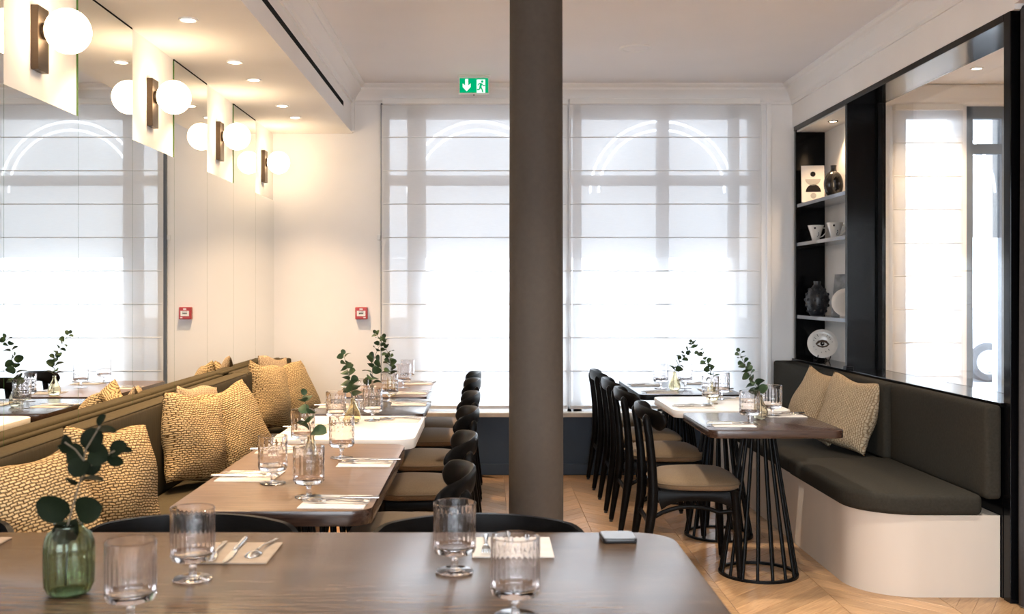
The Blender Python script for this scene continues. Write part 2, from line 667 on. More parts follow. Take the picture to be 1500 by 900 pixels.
# ================================================================== ROOM
XL, XR = -1.622, 2.333          # left mirror wall, right wall
YB, YN = 7.80, -2.6             # window wall, wall behind the camera
ZC, ZS = 2.96, 2.592            # ceiling, dropped soffit
XS = -1.014                     # soffit edge

# floor: screed plus mitred chevron boards
fl = struct(MB().box(-2.9, 6.0, YN, YB + 0.02, -0.10, -0.012).build('floor', 'bench_base'), 'oak chevron parquet floor', 'floor')
CW, PW = 0.48, 0.135
G = 0.0012


def plank_poly(x0, y0, up):
    s = CW if up else -CW
    return [(x0 + G, y0 + G), (x0 + CW - G, y0 + s + G), (x0 + CW - G, y0 + s + PW - G), (x0 + G, y0 + PW - G)]


pl = {}
for up in (True, False):
    b = MB().prism(plank_poly(0, 0, up), -0.012, 0.0)
    pl[up] = b.mesh('plank', 'oak_plank_up' if up else 'oak_plank_down', bevel=0.0009, bseg=1)
rest = {True: MB(), False: MB()}
cells = []
ncol = int(math.ceil((XR + 2.9) / CW))
for c in range(ncol):
    x0 = -2.75 + c * CW
    up = c % 2 == 0
    y = YN - CW
    while y < YB:
        cells.append((x0, y if up else y + CW, up))
        y += PW


def plank_seen(x0, y0, up):
    cx, cy = x0 + CW / 2, y0 + (CW / 2 if up else -CW / 2)
    inside = -0.55 < cx < 1.95 and 3.0 < cy < 7.75
    return inside, cy


seen = [c for c in cells if plank_seen(*c)[0]]
seen.sort(key=lambda c: plank_seen(*c)[1])
seen_set = set(seen[:300])
for x0, y0, up in cells:
    if (x0, y0, up) in seen_set:
        put('plank', pl[up], fl, (x0, y0, 0))
    else:
        poly = [(max(-2.88, min(XR + 0.02, a)), max(YN, min(YB, b))) for a, b in plank_poly(x0, y0, up)]
        if max(p[1] for p in poly) - min(p[1] for p in poly) > 0.02:
            rest[up].prism(poly, -0.012, 0.0)
for up in (True, False):
    o = rest[up].build('plank_field', 'oak_plank_up' if up else 'oak_plank_down', fl)
    o['kind'] = 'stuff'

# ceiling and dropped soffit
struct(MB().box(-2.9, 6.0, YN, YB + 0.35, ZC, ZC + 0.1).build('ceiling', 'ceiling_paint'), 'flat white ceiling', 'ceiling')
sf = struct(MB().box(XL - 1.2, XS, YN, YB, ZS, ZC).build('trim_1', 'plaster'), 'dropped white soffit along the mirrored wall', 'soffit')
MB().box(XS - 0.004, XS + 0.002, YN, 7.27, 2.706, 2.738).build('air_slot', 'slot_black', sf)
# slim corner mouldings down the soffit end and right corner
MB().box(XS - 0.01, XS + 0.022, YB - 0.10, YB - 0.055, ZS, 2.86).build('corner_bead', 'trim_paint', sf, bevel=0.008)


def cornice(name, p0, p1, nrm, label):
    """stepped cove moulding under the ceiling; nrm points into the room"""
    prof = [(0, -0.150), (0.012, -0.150), (0.012, -0.128), (0.024, -0.118), (0.030, -0.100), (0.042, -0.078),
            (0.062, -0.056), (0.072, -0.046), (0.072, -0.030), (0.088, -0.024), (0.098, -0.010), (0.098, 0.002), (0, 0.002)]
    b = MB()
    vs = []
    for p in (p0, p1):
        for a, z in prof:
            vs.append((p[0] + nrm[0] * a, p[1] + nrm[1] * a, ZC + z))
    n = len(prof)
    fs = [(i, (i + 1) % n, n + (i + 1) % n, n + i) for i in range(n)] + [tuple(range(n)), tuple(range(2 * n - 1, n - 1, -1))]
    b.add(vs, fs)
    return struct(b.build(name, 'trim_paint', smooth=0.5), label, 'cornice')


cornice('trim_2', (XS, YN), (XS, YB), (1, 0), 'white cornice above the soffit fascia')
cornice('trim_3', (XS, YB), (XR, YB), (0, -1), 'white cornice above the window blinds')
cornice('trim_4', (XR, YN), (XR, YB), (-1, 0), 'white cornice along the right-hand wall')

# ---- left wall with mirror panels
wl = struct(MB().box(XL - 0.14, XL, 2.98, YB, 0, ZS).build('wall_left', 'plaster'), 'mirrored left wall with bare plaster squares', 'wall')
SEAM = [3.427 + 0.6247 * i for i in range(8)]
ZM0, ZM_LOW = 0.80, 2.085
MT = 0.008


def mirror_panel(y0, y1, ztop):
    g = 0.0012
    b = MB().box(XL, XL + MT, y0 + g, y1 - g, ZM0, ztop - 0.004)
    me = b.mesh('mirror_panel', ['mirror', 'mirror_edge'])
    for p in me.polygons:
        p.material_index = 0 if p.normal.x > 0.9 else 1
    return put('mirror_panel', me, wl)


mirror_panel(2.99, SEAM[0], ZS)
for i in range(7):
    if i % 2 == 0:
        mirror_panel(SEAM[i], SEAM[i + 1], ZM_LOW)
    else:
        mirror_panel(SEAM[i], SEAM[i + 1], ZS - 0.006)
        MB().box(XL, XL + MT, SEAM[i] + 0.002, SEAM[i + 1] - 0.002, ZS - 0.0095, ZS - 0.001).build('gap_shade', 'slot_black', wl)  # black strip painted in for the shade above the tall mirrors

# wider bay to the left of the camera, wall behind the camera
struct(MB().box(-2.9, XL, 2.98, 3.1, 0, ZS).build('wall_left_return', 'plaster'), 'short white return wall beside the bench end', 'wall')
struct(MB().box(-3.0, -2.88, YN, 3.1, 0, ZS).build('wall_left_near', 'plaster'), 'white wall of the bay left of the camera', 'wall')
wbh = MB()
wbh.box(-3.0, -2.4, YN - 0.12, YN, 0, ZC).box(2.2, 6.0, YN - 0.12, YN, 0, ZC)
wbh.box(-2.4, 2.2, YN - 0.12, YN, 0, 0.3).box(-2.4, 2.2, YN - 0.12, YN, 2.6, ZC)
struct(wbh.build('wall_behind', 'plaster'), 'white wall with an added fill-light window behind the camera', 'wall')
w5 = bpy.data.objects.new('added_window', None)  # unseen window, added to light the room from behind
COL.objects.link(w5)
struct(w5, 'wide unseen window added behind the camera for fill light', 'window')
b5 = MB()
for x in (-2.4, -0.90, 0.64, 2.14):
    b5.box(x, x + 0.06, YN - 0.10, YN - 0.04, 0.3, 2.6)
b5.box(-2.4, 2.2, YN - 0.10, YN - 0.04, 0.3, 0.36).box(-2.4, 2.2, YN - 0.10, YN - 0.04, 2.54, 2.6)
b5.build('window_frame', 'frame_blue', w5)
MB().box(-2.38, 2.18, YN - 0.072, YN - 0.070, 0.32, 2.58).build('pane', 'partition_pane', w5)

# ---- window wall (facade), with two openings here and one in the next room
wb = MB()
OPEN = [(-0.77, 0.58), (0.62, 2.05), (3.17, 3.62), (3.66, 3.98)]
ZO0, ZO1 = 0.455, 2.80
edges = [XL - 0.14] + [v for o_ in OPEN for v in o_] + [6.0]
for i in range(0, len(edges), 2):
    if edges[i + 1] - edges[i] > 0.001:
        wb.box(edges[i], edges[i + 1], YB, YB + 0.25, 0, ZC)
for a, b_ in OPEN:
    wb.box(a, b_, YB, YB + 0.25, 0, ZO0)
    wb.box(a, b_, YB, YB + 0.25, ZO1, ZC)
wback = struct(wb.build('wall_back', 'plaster'), 'white window wall at the far end', 'wall')
# blue-grey dado, skirting and stone sill below the windows
dd = struct(MB().box(-0.78, XR, YB - 0.045, YB + 0.0, 0.0, ZO0 - 0.012).build('wall_dado', 'dado_paint'), 'dark blue-grey panelling under the windows', 'panelling')
bb = struct(MB().box(-0.78, XR, YB - 0.062, YB - 0.045, 0.0, 0.085).build('baseboard_back', 'dado_paint', bevel=0.006), 'dark blue-grey skirting under the windows', 'skirting')
struct(MB().box(-0.80, XR - 0.02, YB - 0.105, YB + 0.15, ZO0 - 0.012, ZO0 + 0.020).build('trim_5', 'sill_stone', bevel=0.004), 'pale stone window sill beneath the blinds', 'sill')
struct(MB().box(-0.80, -0.735, YB - 0.03, YB + 0.02, ZO0, ZO1 + 0.02).build('trim_6', 'frame_blue', bevel=0.004), 'blue-grey window casing left of the blinds', 'casing')


def window(name, x0, x1, label, bars=(), cx=None, paint='frame_paint', st=0.03, dim_tint=1.645, bar=2.20, side=()):
    """frame with upright bars; film covers the top and any side lights, clear glass the rest"""
    root = bpy.data.objects.new(name, None)
    COL.objects.link(root)
    struct(root, label, 'window')
    y0, y1 = YB + 0.004, YB + 0.07
    fr = MB()
    for a, b in [(x0, x0 + st), (x1 - st, x1)] + list(bars):
        fr.box(a, b, y0, y1, ZO0, ZO1)
    fr.box(x0, x1, y0, y1, ZO0, ZO0 + 0.09)
    fr.box(x0, x1, y0, y1, ZO1 - 0.09, ZO1)
    if bar:
        fr.box(x0, x1, y0 + 0.005, y1 - 0.005, bar, bar + 0.075)
    fr.build('window_frame', paint, root)
    yg = (y0 + y1) / 2
    cx = cx if cx is not None else (x0 + x1) / 2
    cz = 2.145
    ca, cb = x0 + 0.02, x1 - 0.02
    for a, b in side:                                  # dimmed side lights, full height
        top = (dim_tint or ZO1 - 0.02) - 0.001
        put('dimmed_pane', MB().box(a - cx, b - cx, -0.001, 0.001, ZO0 + 0.02 - cz, top - cz).mesh('dimmed_pane', 'dimmed_pane'), root, (cx, yg, cz))
        if a <= x0 + 0.03:
            ca = b
        else:
            cb = a
    if dim_tint:
        me = MB().box(x0 + 0.02 - cx, x1 - 0.02 - cx, -0.001, 0.001, dim_tint - cz, ZO1 - 0.02 - cz).mesh('dimmed_pane', 'dimmed_pane')
        put('dimmed_pane', me, root, (cx, yg, cz))
    top = dim_tint if dim_tint else ZO1 - 0.02
    MB().box(ca, cb, yg - 0.001, yg + 0.001, ZO0 + 0.02, top - 0.001).build('pane', 'pane', root)
    return root


window('window_1', -0.77, 0.58, 'tall window behind the left roman blind', bars=[(-0.60, -0.46)], cx=-0.055, side=[(-0.75, -0.53)])
window('window_2', 0.62, 2.05, 'tall window with centre mullion behind the right roman blind', bars=[(0.665, 0.728), (1.305, 1.394), (1.855, 1.93)], cx=1.343, side=[(1.89, 2.03)])
window('window_3', 3.17, 3.62, 'blinded window seen through the glass partition', paint='frame_blue', st=0.03, dim_tint=None, bar=None)
window('window_4', 3.66, 3.98, 'clear slim window with a view of a parked car', paint='frame_blue', st=0.05, dim_tint=1.80, bar=2.44, cx=3.35)


# ---- roman blinds
def roman_blind(label, x0, x1, y, ztop, zbot, nf, off=0.0):
    r = thing('roman_blind', label, 'blind', ((x0 + x1) / 2, y, zbot))
    h = ztop - zbot
    w = (x1 - x0) / 2
    MB().box(-w - 0.004, w + 0.004, -0.03, 0.03, h, h + 0.045).build('head_rail', 'white_plastic', r, bevel=0.006)
    step = 0.2525
    z = h
    zs = [h]
    z = h - 0.245
    while z > 0.06:
        zs.append(z)
        z -= step
    zs.append(0.0)
    for k in range(len(zs) - 1):
        za, zb = zs[k], zs[k + 1]

        def fn(u, v, za=za, zb=zb, k=k):
            x = -w + 2 * w * u
            zz = za + (zb - za) * v
            bow = -0.010 * math.sin(PI * v) + 0.002 * math.sin(9 * u + k * 1.7) * math.sin(PI * v)
            return (x, bow, zz)
        MB().grid(fn, 24, 6).build('fold_panel', 'sheer_linen', r, smooth=1.0)
        if k < len(zs) - 2:
            MB().sweep([(-w, 0.004, zb), (w, 0.004, zb)], [(0.009, 0.0046)] * 2, n=8).build('batten', 'sheer_hem', r, smooth=1.0)
    MB().box(-w, w, -0.004, 0.004, -0.004, 0.022).build('bottom_bar', 'sheer_hem', r, bevel=0.003)
    # side hems and pull chain
    for s in (-1, 1):
        MB().box(s * w - 0.012, s * w + 0.012, -0.0005, 0.0005, 0.0, h).build('side_hem', 'sheer_linen', r)
    return r


YBL = 7.735
roman_blind('sheer white roman blind left of the column, over the far window', -0.778, 0.612, YBL, 2.80, 0.505, 9)
roman_blind('sheer white roman blind right of the column, over the far window', 0.630, 2.064, YBL, 2.80, 0.505, 9)
roman_blind('sheer white roman blind seen through the glass partition', 3.09, 3.60, YBL + 0.02, 2.76, 0.42, 9)

# blind pull chain with a cleat on the left wall piece
ch = thing('pull_chain', 'white beaded pull chain beside the right-hand roman blind', 'chain', (2.078, YBL, 1.0))
MB().sweep([(0, 0, 0), (0, 0, 1.79)], 0.004, n=6).build('cord', 'white_plastic', ch)
cl = thing('chain_holder', 'tiny white chain holder on the wall left of the blind', 'holder', (-0.815, YB - 0.012, 1.80))
MB().box(-0.012, 0.012, -0.010, 0.011, -0.02, 0.02).build('clip', 'white_plastic', cl, bevel=0.003)

# ---- right wall: white over a black lacquered frame with niche, then glass partition
YP0 = 4.605                      # near post
YD0, YD1 = 6.61, 6.65            # divider board
ZI0, ZI1 = 0.885, 2.60           # sill, head of the frame
XN = 2.55                        # back of niche / plane of glass
wr = MB()
wr.box(XR, XR + 0.25, 4.52, YB, ZI1 + 0.035, ZC)
wr.box(XR, XR + 0.25, YN, 4.52, 2.66, ZC)
wr.box(XR + 0.14, XR + 0.25, YN, 4.60, 0, 2.66)
wrt = struct(wr.build('wall_right', 'plaster'), 'white right-hand wall above the black framed opening', 'wall')
fr = struct(MB().box(XR, XR + 0.24, YP0 + 0.02, YB - 0.06, 0.0, ZI0 - 0.02).build('wall_right_panelling', 'black_lacquer'), 'black lacquered panelling behind the right bench', 'panelling')
ff = bpy.data.objects.new('frame_1', None)
ff.name = 'trim_7'
COL.objects.link(ff)
struct(ff, 'black lacquered frame around the niche and glass partition', 'frame')
MB().box(XR - 0.006, XN + 0.05, YP0 - 0.06, YP0, 0.0, ZI1 + 0.035).build('post', 'black_lacquer', ff, bevel=0.003)
MB().box(XR - 0.006, XN + 0.02, YP0, YB - 0.055, ZI1, ZI1 + 0.035).build('head', 'black_lacquer', ff, bevel=0.002)
MB().box(XR - 0.02, XN + 0.02, YP0, YB - 0.055, ZI0 - 0.02, ZI0).build('ledge', 'black_lacquer', ff, bevel=0.002)
MB().box(XR - 0.002, XN, YD0, YD1, ZI0, ZI1).build('divider', 'black_lacquer', ff, bevel=0.002)
MB().box(XN - 0.03, XN + 0.02, YD0 - 0.03, YD0, ZI0, ZI1).build('glazing_bar', 'black_matte', ff, bevel=0.002)
MB().box(XR - 0.002, XN, YB - 0.095, YB - 0.055, ZI0, ZI1).build('side_panel', 'black_lacquer', ff, bevel=0.002)
MB().box(XN, XN + 0.015, YD1 - 0.02, YB - 0.06, ZI0, ZI1).build('niche_back', 'niche_white', ff)
MB().box(XR + 0.006, XN - 0.001, YD1, YB - 0.096, ZI1 - 0.012, ZI1 - 0.001).build('niche_soffit', 'niche_white', ff)
MB().box(XN - 0.005, XN + 0.005, YP0, YD0 - 0.031, ZI0, ZI1).build('partition_pane', 'partition_pane', ff)
for z in (2.045, 1.755, 1.212):
    MB().box(XR + 0.004, XN - 0.001, YD1 + 0.0005, YB - 0.0955, z - 0.026, z).build('shelf', 'shelf_edge', ff, bevel=0.002)
MB().box(XR - 0.03, XR + 0.02, YD0 - 0.06, YD0 - 0.004, ZI0 + 0.0, ZI0 + 0.022).build('stop_block', 'black_matte', ff, bevel=0.003)
# white pilaster bead in the far right corner
struct(MB().box(2.13, 2.17, YB - 0.03, YB, ZO0, 2.82).build('trim_8', 'trim_paint', bevel=0.010), 'white vertical bead in the far right corner', 'moulding')

# next room behind the partition
struct(MB().box(XN + 0.05, 6.0, YP0 - 1.6, YP0 - 1.5, 0, ZC).build('wall_next_room_near', 'plaster'), 'near wall of the room behind the partition', 'wall')
struct(MB().box(5.9, 6.0, YP0 - 1.5, YB, 0, ZC).build('wall_next_room_side', 'plaster'), 'side wall of the room behind the partition', 'wall')
struct(MB().box(2.60, 5.9, YB - 0.07, YB, 2.80, ZC).build('trim_9', 'trim_paint', bevel=0.02), 'white cornice in the room behind the partition', 'cornice')

# street outside
gr = struct(MB().box(-30, 40, -40, 60, -0.14, -0.11).build('ground', 'asphalt'), 'pale street outside the windows', 'street')


# ------------------------------------------------------------------ lamps
def sconce_make():
    r = thing('wall_sconce', '', 'wall lamp')
    MB().box(0, 0.028, -0.045, 0.045, -0.125, 0.105).build('backplate', 'bronze', r, bevel=0.0015, bseg=1)
    MB().lathe([(0.030, 0), (0.030, 0.016), (0.022, 0.022), (0, 0.022)], 24).build('cup', 'bronze', r, smooth=0.6)
    r.children[-1].rotation_euler = (0, PI / 2, 0)
    r.children[-1].location = (0.026, 0, 0.02)
    b = MB()
    prof = [(0.081 * math.sin(PI * i / 20), -0.081 * math.cos(PI * i / 20)) for i in range(21)]
    b.lathe(prof, 32)
    g = b.build('globe', 'globe_glow', r, smooth=3.0, weld=1e-5)
    g.location = (0.116, 0, 0.02)
    return r


for yy, lab in ((3.69, 'bronze sconce with glowing globe nearest the camera, at top left'),
                (4.94, 'bronze sconce with glowing globe, second from the left edge'),
                (6.19, 'bronze sconce with glowing globe, third from the left edge'),
                (7.43, 'bronze sconce with glowing globe beside the window wall, farthest away')):
    first_or_dup(STORE, 'sconce', sconce_make, (XL, yy, 2.305), 0, lab, 'globe sconces on the mirrored wall')


def downlight(loc, label, power, angle=75, blend=0.6, col=(1.0, 0.69, 0.41), group=None, r=0.042, body='white_plastic'):
    t = thing('downlight', label, 'downlight', loc, 0, group)
    MB().lathe([(r * 0.74, -0.001), (r * 0.80, -0.004), (r, -0.004), (r * 1.02, -0.001), (r * 1.02, 0.004), (r * 0.74, 0.004)],
               28, close=True).build('bezel', body, t, smooth=0.6)
    MB().lathe([(0, -0.0008), (r * 0.74, -0.0008), (r * 0.74, 0.002), (0, 0.002)], 24).build('lens', 'lamp_glow', t)
    if power:
        l = bpy.data.lights.new('downlight_beam', 'SPOT')
        l.energy = power
        l.color = col
        l.spot_size = math.radians(angle)
        l.spot_blend = blend
        l.shadow_soft_size = 0.03
        lo = bpy.data.objects.new('beam', l)
        COL.objects.link(lo)
        lo.parent = t
        lo.location = (0, 0, -0.02)
    return t


DL = [(4.11, 'round downlight in the soffit, out of view above the bench'),
      (4.53, 'round soffit downlight nearest the camera'),
      (5.363, 'round soffit downlight, second from the camera'),
      (5.81, 'round soffit downlight, third from the camera'),
      (6.62, 'round soffit downlight, fourth from the camera'),
      (7.06, 'round soffit downlight nearest the window wall')]
for yy, lab in DL:
    downlight((-1.317, yy, ZS - 0.003), lab, 76, angle=95, blend=0.8, group='downlights in the soffit')
downlight((-1.317, 3.1, ZS - 0.003), 'round soffit downlight above the bench end', 76, angle=95, blend=0.8, group='downlights in the soffit')
# unseen ceiling downlights added to light the near part of the room
for (x, y, p), pos in zip(((0.42, 3.15, 110), (1.55, 3.5, 110), (-0.45, 1.2, 50), (0.75, 0.4, 90), (-0.45, -0.6, 90), (0.7, 4.9, 100), (1.75, 5.0, 40)), ('right of the column, nearest', 'in front of the right bench', 'over the foreground table', 'behind the camera, right', 'behind the camera, left', 'over the right aisle', 'over the right bench')):
    downlight((x, y, ZC - 0.003), 'added unseen ceiling downlight ' + pos, p, angle=80, blend=0.6,
              col=(1.0, 0.92, 0.82), group='added ceiling downlights outside the picture')
downlight((2.44, 7.20, ZI1 - 0.014), 'small black downlight in the top of the wall niche', 14, angle=110, r=0.035, body='black_matte')
downlight((3.45, 7.2, ZC - 0.003), 'small ceiling downlight seen through the partition near the cornice', 60, angle=120)
downlight((3.45, 6.5, ZC - 0.003), 'small ceiling downlight seen through the partition by the post', 60, angle=120)
downlight((4.3, 5.6, ZC - 0.003), 'ceiling downlight of the next room, hidden by the post', 70, angle=120)

# ceiling speaker
sp = thing('ceiling_speaker', 'round flush white speaker in the ceiling right of the column', 'speaker', (0.964, 6.6, ZC))
MB().lathe([(0.080, -0.008), (0.098, -0.010), (0.104, -0.004), (0.104, 0.002), (0.080, 0.002)], 40, close=True).build('rim', 'trim_paint', sp, smooth=0.6)
MB().lathe([(0, -0.006), (0.080, -0.006), (0.080, 0.001), (0, 0.001)], 40).build('grille', 'ceiling_paint', sp)


# ------------------------------------------------------------------ exit sign
def exit_sign():
    r = thing('exit_sign', 'green emergency exit sign with arrow and running figure under the ceiling', 'sign', (-0.088, 7.45, ZC))
    MB().box(-0.118, 0.118, -0.025, 0.025, -0.012, 0.0).build('mount', 'white_plastic', r, bevel=0.003)
    p = MB().box(-0.110, 0.110, -0.006, 0.006, -0.138, -0.012).build('panel', 'white_plastic', r, bevel=0.002)
    MB().box(-0.104, 0.104, -0.008, -0.006, -0.126, -0.020).build('green_field', 'exit_green', r)
    f = -0.0095
    arrow = [(-0.064, -0.026), (-0.042, -0.026), (-0.042, -0.074), (-0.024, -0.058), (-0.024, -0.084), (-0.053, -0.116),
             (-0.082, -0.084), (-0.082, -0.058), (-0.064, -0.074)]
    MB().prism(arrow, f, -0.008, 'y').build('arrow', 'exit_white', r)
    MB().prism([(0.020, -0.126), (0.020, -0.030), (0.082, -0.030), (0.082, -0.126)], f, -0.008, 'y').build('doorway', 'exit_white', r)
    m = MB()
    f2 = -0.0108
    m.prism(disc(0.060, -0.045, 0.009), f2, f, 'y')

    def limb(pts, w):
        for (a, b), (c, d) in zip(pts[:-1], pts[1:]):
            L = math.hypot(c - a, d - b) or 1
            nx, nz = -(d - b) / L * w, (c - a) / L * w
            m.prism([(a + nx, b + nz), (c + nx, d + nz), (c - nx, d - nz), (a - nx, b - nz)], f2, f, 'y')
    limb([(0.053, -0.058), (0.046, -0.088)], 0.0085)
    limb([(0.056, -0.060), (0.068, -0.076), (0.080, -0.074)], 0.0035)
    limb([(0.050, -0.058), (0.034, -0.062), (0.028, -0.074)], 0.0035)
    limb([(0.050, -0.086), (0.060, -0.104), (0.064, -0.122)], 0.0050)
    limb([(0.045, -0.086), (0.040, -0.103), (0.022, -0.104)], 0.0050)
    m.build('running_figure', 'exit_green', r)
    MB().lathe([(0, -0.146), (0.006, -0.143), (0.006, -0.138), (0, -0.138)], 12).build('indicator', 'black_plastic', r)


exit_sign()

# ------------------------------------------------------------------ fire alarm call point
fa = thing('alarm_call_point', 'square red fire alarm call point on the far wall', 'alarm', (-0.946, YB, 1.224))
MB().box(-0.046, 0.046, -0.045, 0, -0.046, 0.046).build('housing', 'red_plastic', fa, bevel=0.005)
MB().box(-0.032, 0.032, -0.047, -0.044, -0.022, 0.018).build('press_plate', 'white_plastic', fa)
m_ = MB()
for dx in (-0.012, 0.0, 0.012):
    m_.prism(disc(dx, -0.002, 0.005), -0.0485, -0.047, 'y')
m_.box(-0.02, 0.02, -0.0485, -0.047, 0.009, 0.012)
m_.build('press_mark', 'ink_black', fa)
MB().box(-0.012, 0.012, -0.0465, -0.0445, 0.026, 0.036).build('symbol', 'white_plastic', fa)
MB().box(0.018, 0.034, -0.0465, -0.0445, -0.037, -0.030).build('test_slot', 'white_plastic', fa)

# ------------------------------------------------------------------ column
co = thing('column', 'slim taupe cloth-covered round column in front of the blinds', 'column', (0.205, 4.2, 0))
MB().lathe([(0.1125, 0.0), (0.1115, 0.6), (0.1085, 2.2), (0.1075, ZC)], 64).build('shaft', 'column_cloth', co, smooth=0.6)
MB().lathe([(0.119, 0.0), (0.119, 0.05), (0.1128, 0.056), (0.1122, 0.0)], 64, close=True).build('foot_ring', 'column_cloth', co, smooth=0.6)


# ------------------------------------------------------------------ upholstered slabs
def cushion_slab(name, m, parent, x0, x1, y0, y1, z0, z1, bev=0.03, soft=0.012, seams=True, pipe=None):
    """box cushion with rounded edges, slightly domed faces"""
    b = MB().box(x0, x1, y0, y1, z0, z1)
    me = b.mesh(name, m)
    bm = bmesh.new()
    bm.from_mesh(me)
    bmesh.ops.bevel(bm, geom=list(bm.edges), offset=bev, segments=4, profile=0.6, affect='EDGES', clamp_overlap=True)
    big = [f for f in bm.faces if f.calc_area() > 0.02]
    eds = list({e for f in big for e in f.edges})
    bmesh.ops.subdivide_edges(bm, edges=eds, cuts=9, use_grid_fill=True)
    cx, cy, cz = (x0 + x1) / 2, (y0 + y1) / 2, (z0 + z1) / 2
    hx, hy, hz = (x1 - x0) / 2, (y1 - y0) / 2, (z1 - z0) / 2
    bm.normal_update()
    for v in bm.verts:
        u, w, t = (v.co.x - cx) / hx, (v.co.y - cy) / hy, (v.co.z - cz) / hz
        k = max(0, (1 - u ** 4)) if hx > min(hx, hy, hz) else 1
        k *= max(0, (1 - w ** 4)) if hy > min(hx, hy, hz) else 1
        k *= max(0, (1 - t ** 4)) if hz > min(hx, hy, hz) else 1
        v.co += v.normal * soft * k * (0.8 + 0.4 * math.sin(v.co.y * 9 + v.co.x * 13))
    bm.to_mesh(me)
    bm.free()
    me.polygons.foreach_set('use_smooth', [True] * len(me.polygons))
    return put(name, me, parent)


# left banquette
XL0 = XL
XL = XL0 + 0.010
lb = thing('banquette', 'long olive upholstered banquette along the mirrored wall', 'bench', (0, 0, 0))
MB().box(XL, -1.04, 2.98, YB - 0.01, 0.0, 0.38).build('base', 'bench_base', lb, bevel=0.004)
MB().box(XL + 0.002, XL + 0.05, 2.985, YB - 0.012, 0.38, 0.86).build('back_board', 'olive_fabric', lb)
YJ = [2.985, 5.11, 6.34, YB - 0.015]
for i in range(3):
    o = cushion_slab('back_cushion', 'olive_fabric', lb, XL + 0.045, XL + 0.135, YJ[i] + 0.004, YJ[i + 1] - 0.004, 0.46, 0.885, 0.022, 0.007)
    # welt along the top edge
    MB().sweep([(XL + 0.128, YJ[i] + 0.03, 0.879), (XL + 0.128, YJ[i + 1] - 0.03, 0.879)], 0.005, n=8).build('piping', 'olive_fabric', o, smooth=1.0)
for i in range(3):
    cushion_slab('seat_cushion', 'olive_fabric', lb, XL + 0.14, -1.02, YJ[i] + 0.004, YJ[i + 1] - 0.004, 0.382, 0.475, 0.025, 0.008)
# padded ledge against the mirrors
for i in range(3):
    cushion_slab('top_ledge', 'olive_fabric', lb, XL + 0.010, XL + 0.050, YJ[i] + 0.006, YJ[i + 1] - 0.006, 0.80, 0.875 + (0.012 if i == 2 else 0), 0.014, 0.003)

XL = XL0
# right banquette with rounded near corner
rb = thing('banquette', 'dark olive banquette with cream rounded base under the glass partition', 'bench', (0, 0, 0))
XF, YE = 1.70, 4.64


def rounded_front(xf, ye, r, xb, yf, n=14):
    pts = [(xb, yf), (xf, yf)]
    for i in range(n + 1):
        a = PI + PI / 2 * i / n
        pts.append((xf + r + r * math.cos(a), ye + r + r * math.sin(a)))
    pts.append((xb, ye))
    return pts


MB().prism(rounded_front(XF, YE, 0.27, XR - 0.004, YB - 0.07), 0.0, 0.372).build('base', 'bench_base', rb, smooth=0.5)


def slab_poly(name, m, parent, poly, z0, z1, bev):
    b = MB().prism(poly, z0, z1)
    me = b.mesh(name, m, smooth=None, bevel=bev, bseg=4, bangle=1.0)
    me.polygons.foreach_set('use_smooth', [True] * len(me.polygons))
    me.set_sharp_from_angle(angle=0.9)
    return put(name, me, parent)


slab_poly('seat_cushion', 'olive_dark', rb, rounded_front(XF - 0.025, YE - 0.02, 0.27, 2.245, 5.685), 0.373, 0.468, 0.026)
cushion_slab('seat_cushion', 'olive_dark', rb, XF - 0.015, 2.215, 5.70, 6.83, 0.373, 0.455, 0.025, 0.006)
cushion_slab('seat_cushion', 'olive_dark', rb, XF - 0.015, 2.17, 6.84, YB - 0.08, 0.373, 0.455, 0.025, 0.006)
cushion_slab('back_cushion', 'olive_dark', rb, 2.245, 2.320, 4.60, 5.69, 0.45, 0.875, 0.025, 0.008)
cushion_slab('back_cushion', 'olive_dark', rb, 2.215, 2.320, 5.70, 6.83, 0.45, 0.872, 0.025, 0.008)
cushion_slab('back_cushion', 'olive_dark', rb, 2.165, 2.320, 6.84, YB - 0.075, 0.45, 0.870, 0.025, 0.008)

# grey curtain beside the black post
cu = thing('curtain', 'heavy charcoal curtain hanging at the right edge of the picture', 'curtain', (2.375, 4.10, 0.0))


def curt(u, v):
    y = -0.65 + 1.08 * u
    return (0.028 * math.sin(u * 44) + 0.004 * math.sin(u * 17 + v * 4), y, 0.01 + 2.62 * v)


MB().grid(curt, 160, 8).build('drape', 'curtain_grey', cu, smooth=3.0)
so = cu.children[0].modifiers.new('thickness', 'SOLIDIFY')
so.thickness = 0.004
MB().sweep([(0, -0.68, 2.64), (0, 0.44, 2.64)], 0.012, n=10).build('rod', 'black_steel', cu, smooth=1.0)


# ------------------------------------------------------------------ tables
def rod_mesh(h):
    return MB().sweep([(0.183, 0, 0.006), (0.070, 0, h)], 0.0082, n=8).mesh('rod', 'black_steel', smooth=1.0)


RODS = {}


def wire_base(parent, x, y, h, nrod=16):
    key = round(h, 3)
    if key not in RODS:
        ring = MB().lathe([(0.174, 0.0), (0.192, 0.0), (0.192, 0.012), (0.174, 0.012)], 48, close=True).mesh('base_ring', 'black_steel', smooth=0.6)
        plate = MB().lathe([(0.0, h - 0.006), (0.11, h - 0.006), (0.11, h), (0.0, h)], 32).mesh('top_plate', 'black_steel', smooth=0.6)
        RODS[key] = (rod_mesh(h - 0.004), ring, plate)
    rod, ring, plate = RODS[key]
    put('base_ring', ring, parent, (x, y, 0))
    put('top_plate', plate, parent, (x, y, 0))
    for i in range(nrod):
        put('rod', rod, parent, (x, y, 0), (0, 0, 2 * PI * (i + 0.3) / nrod))


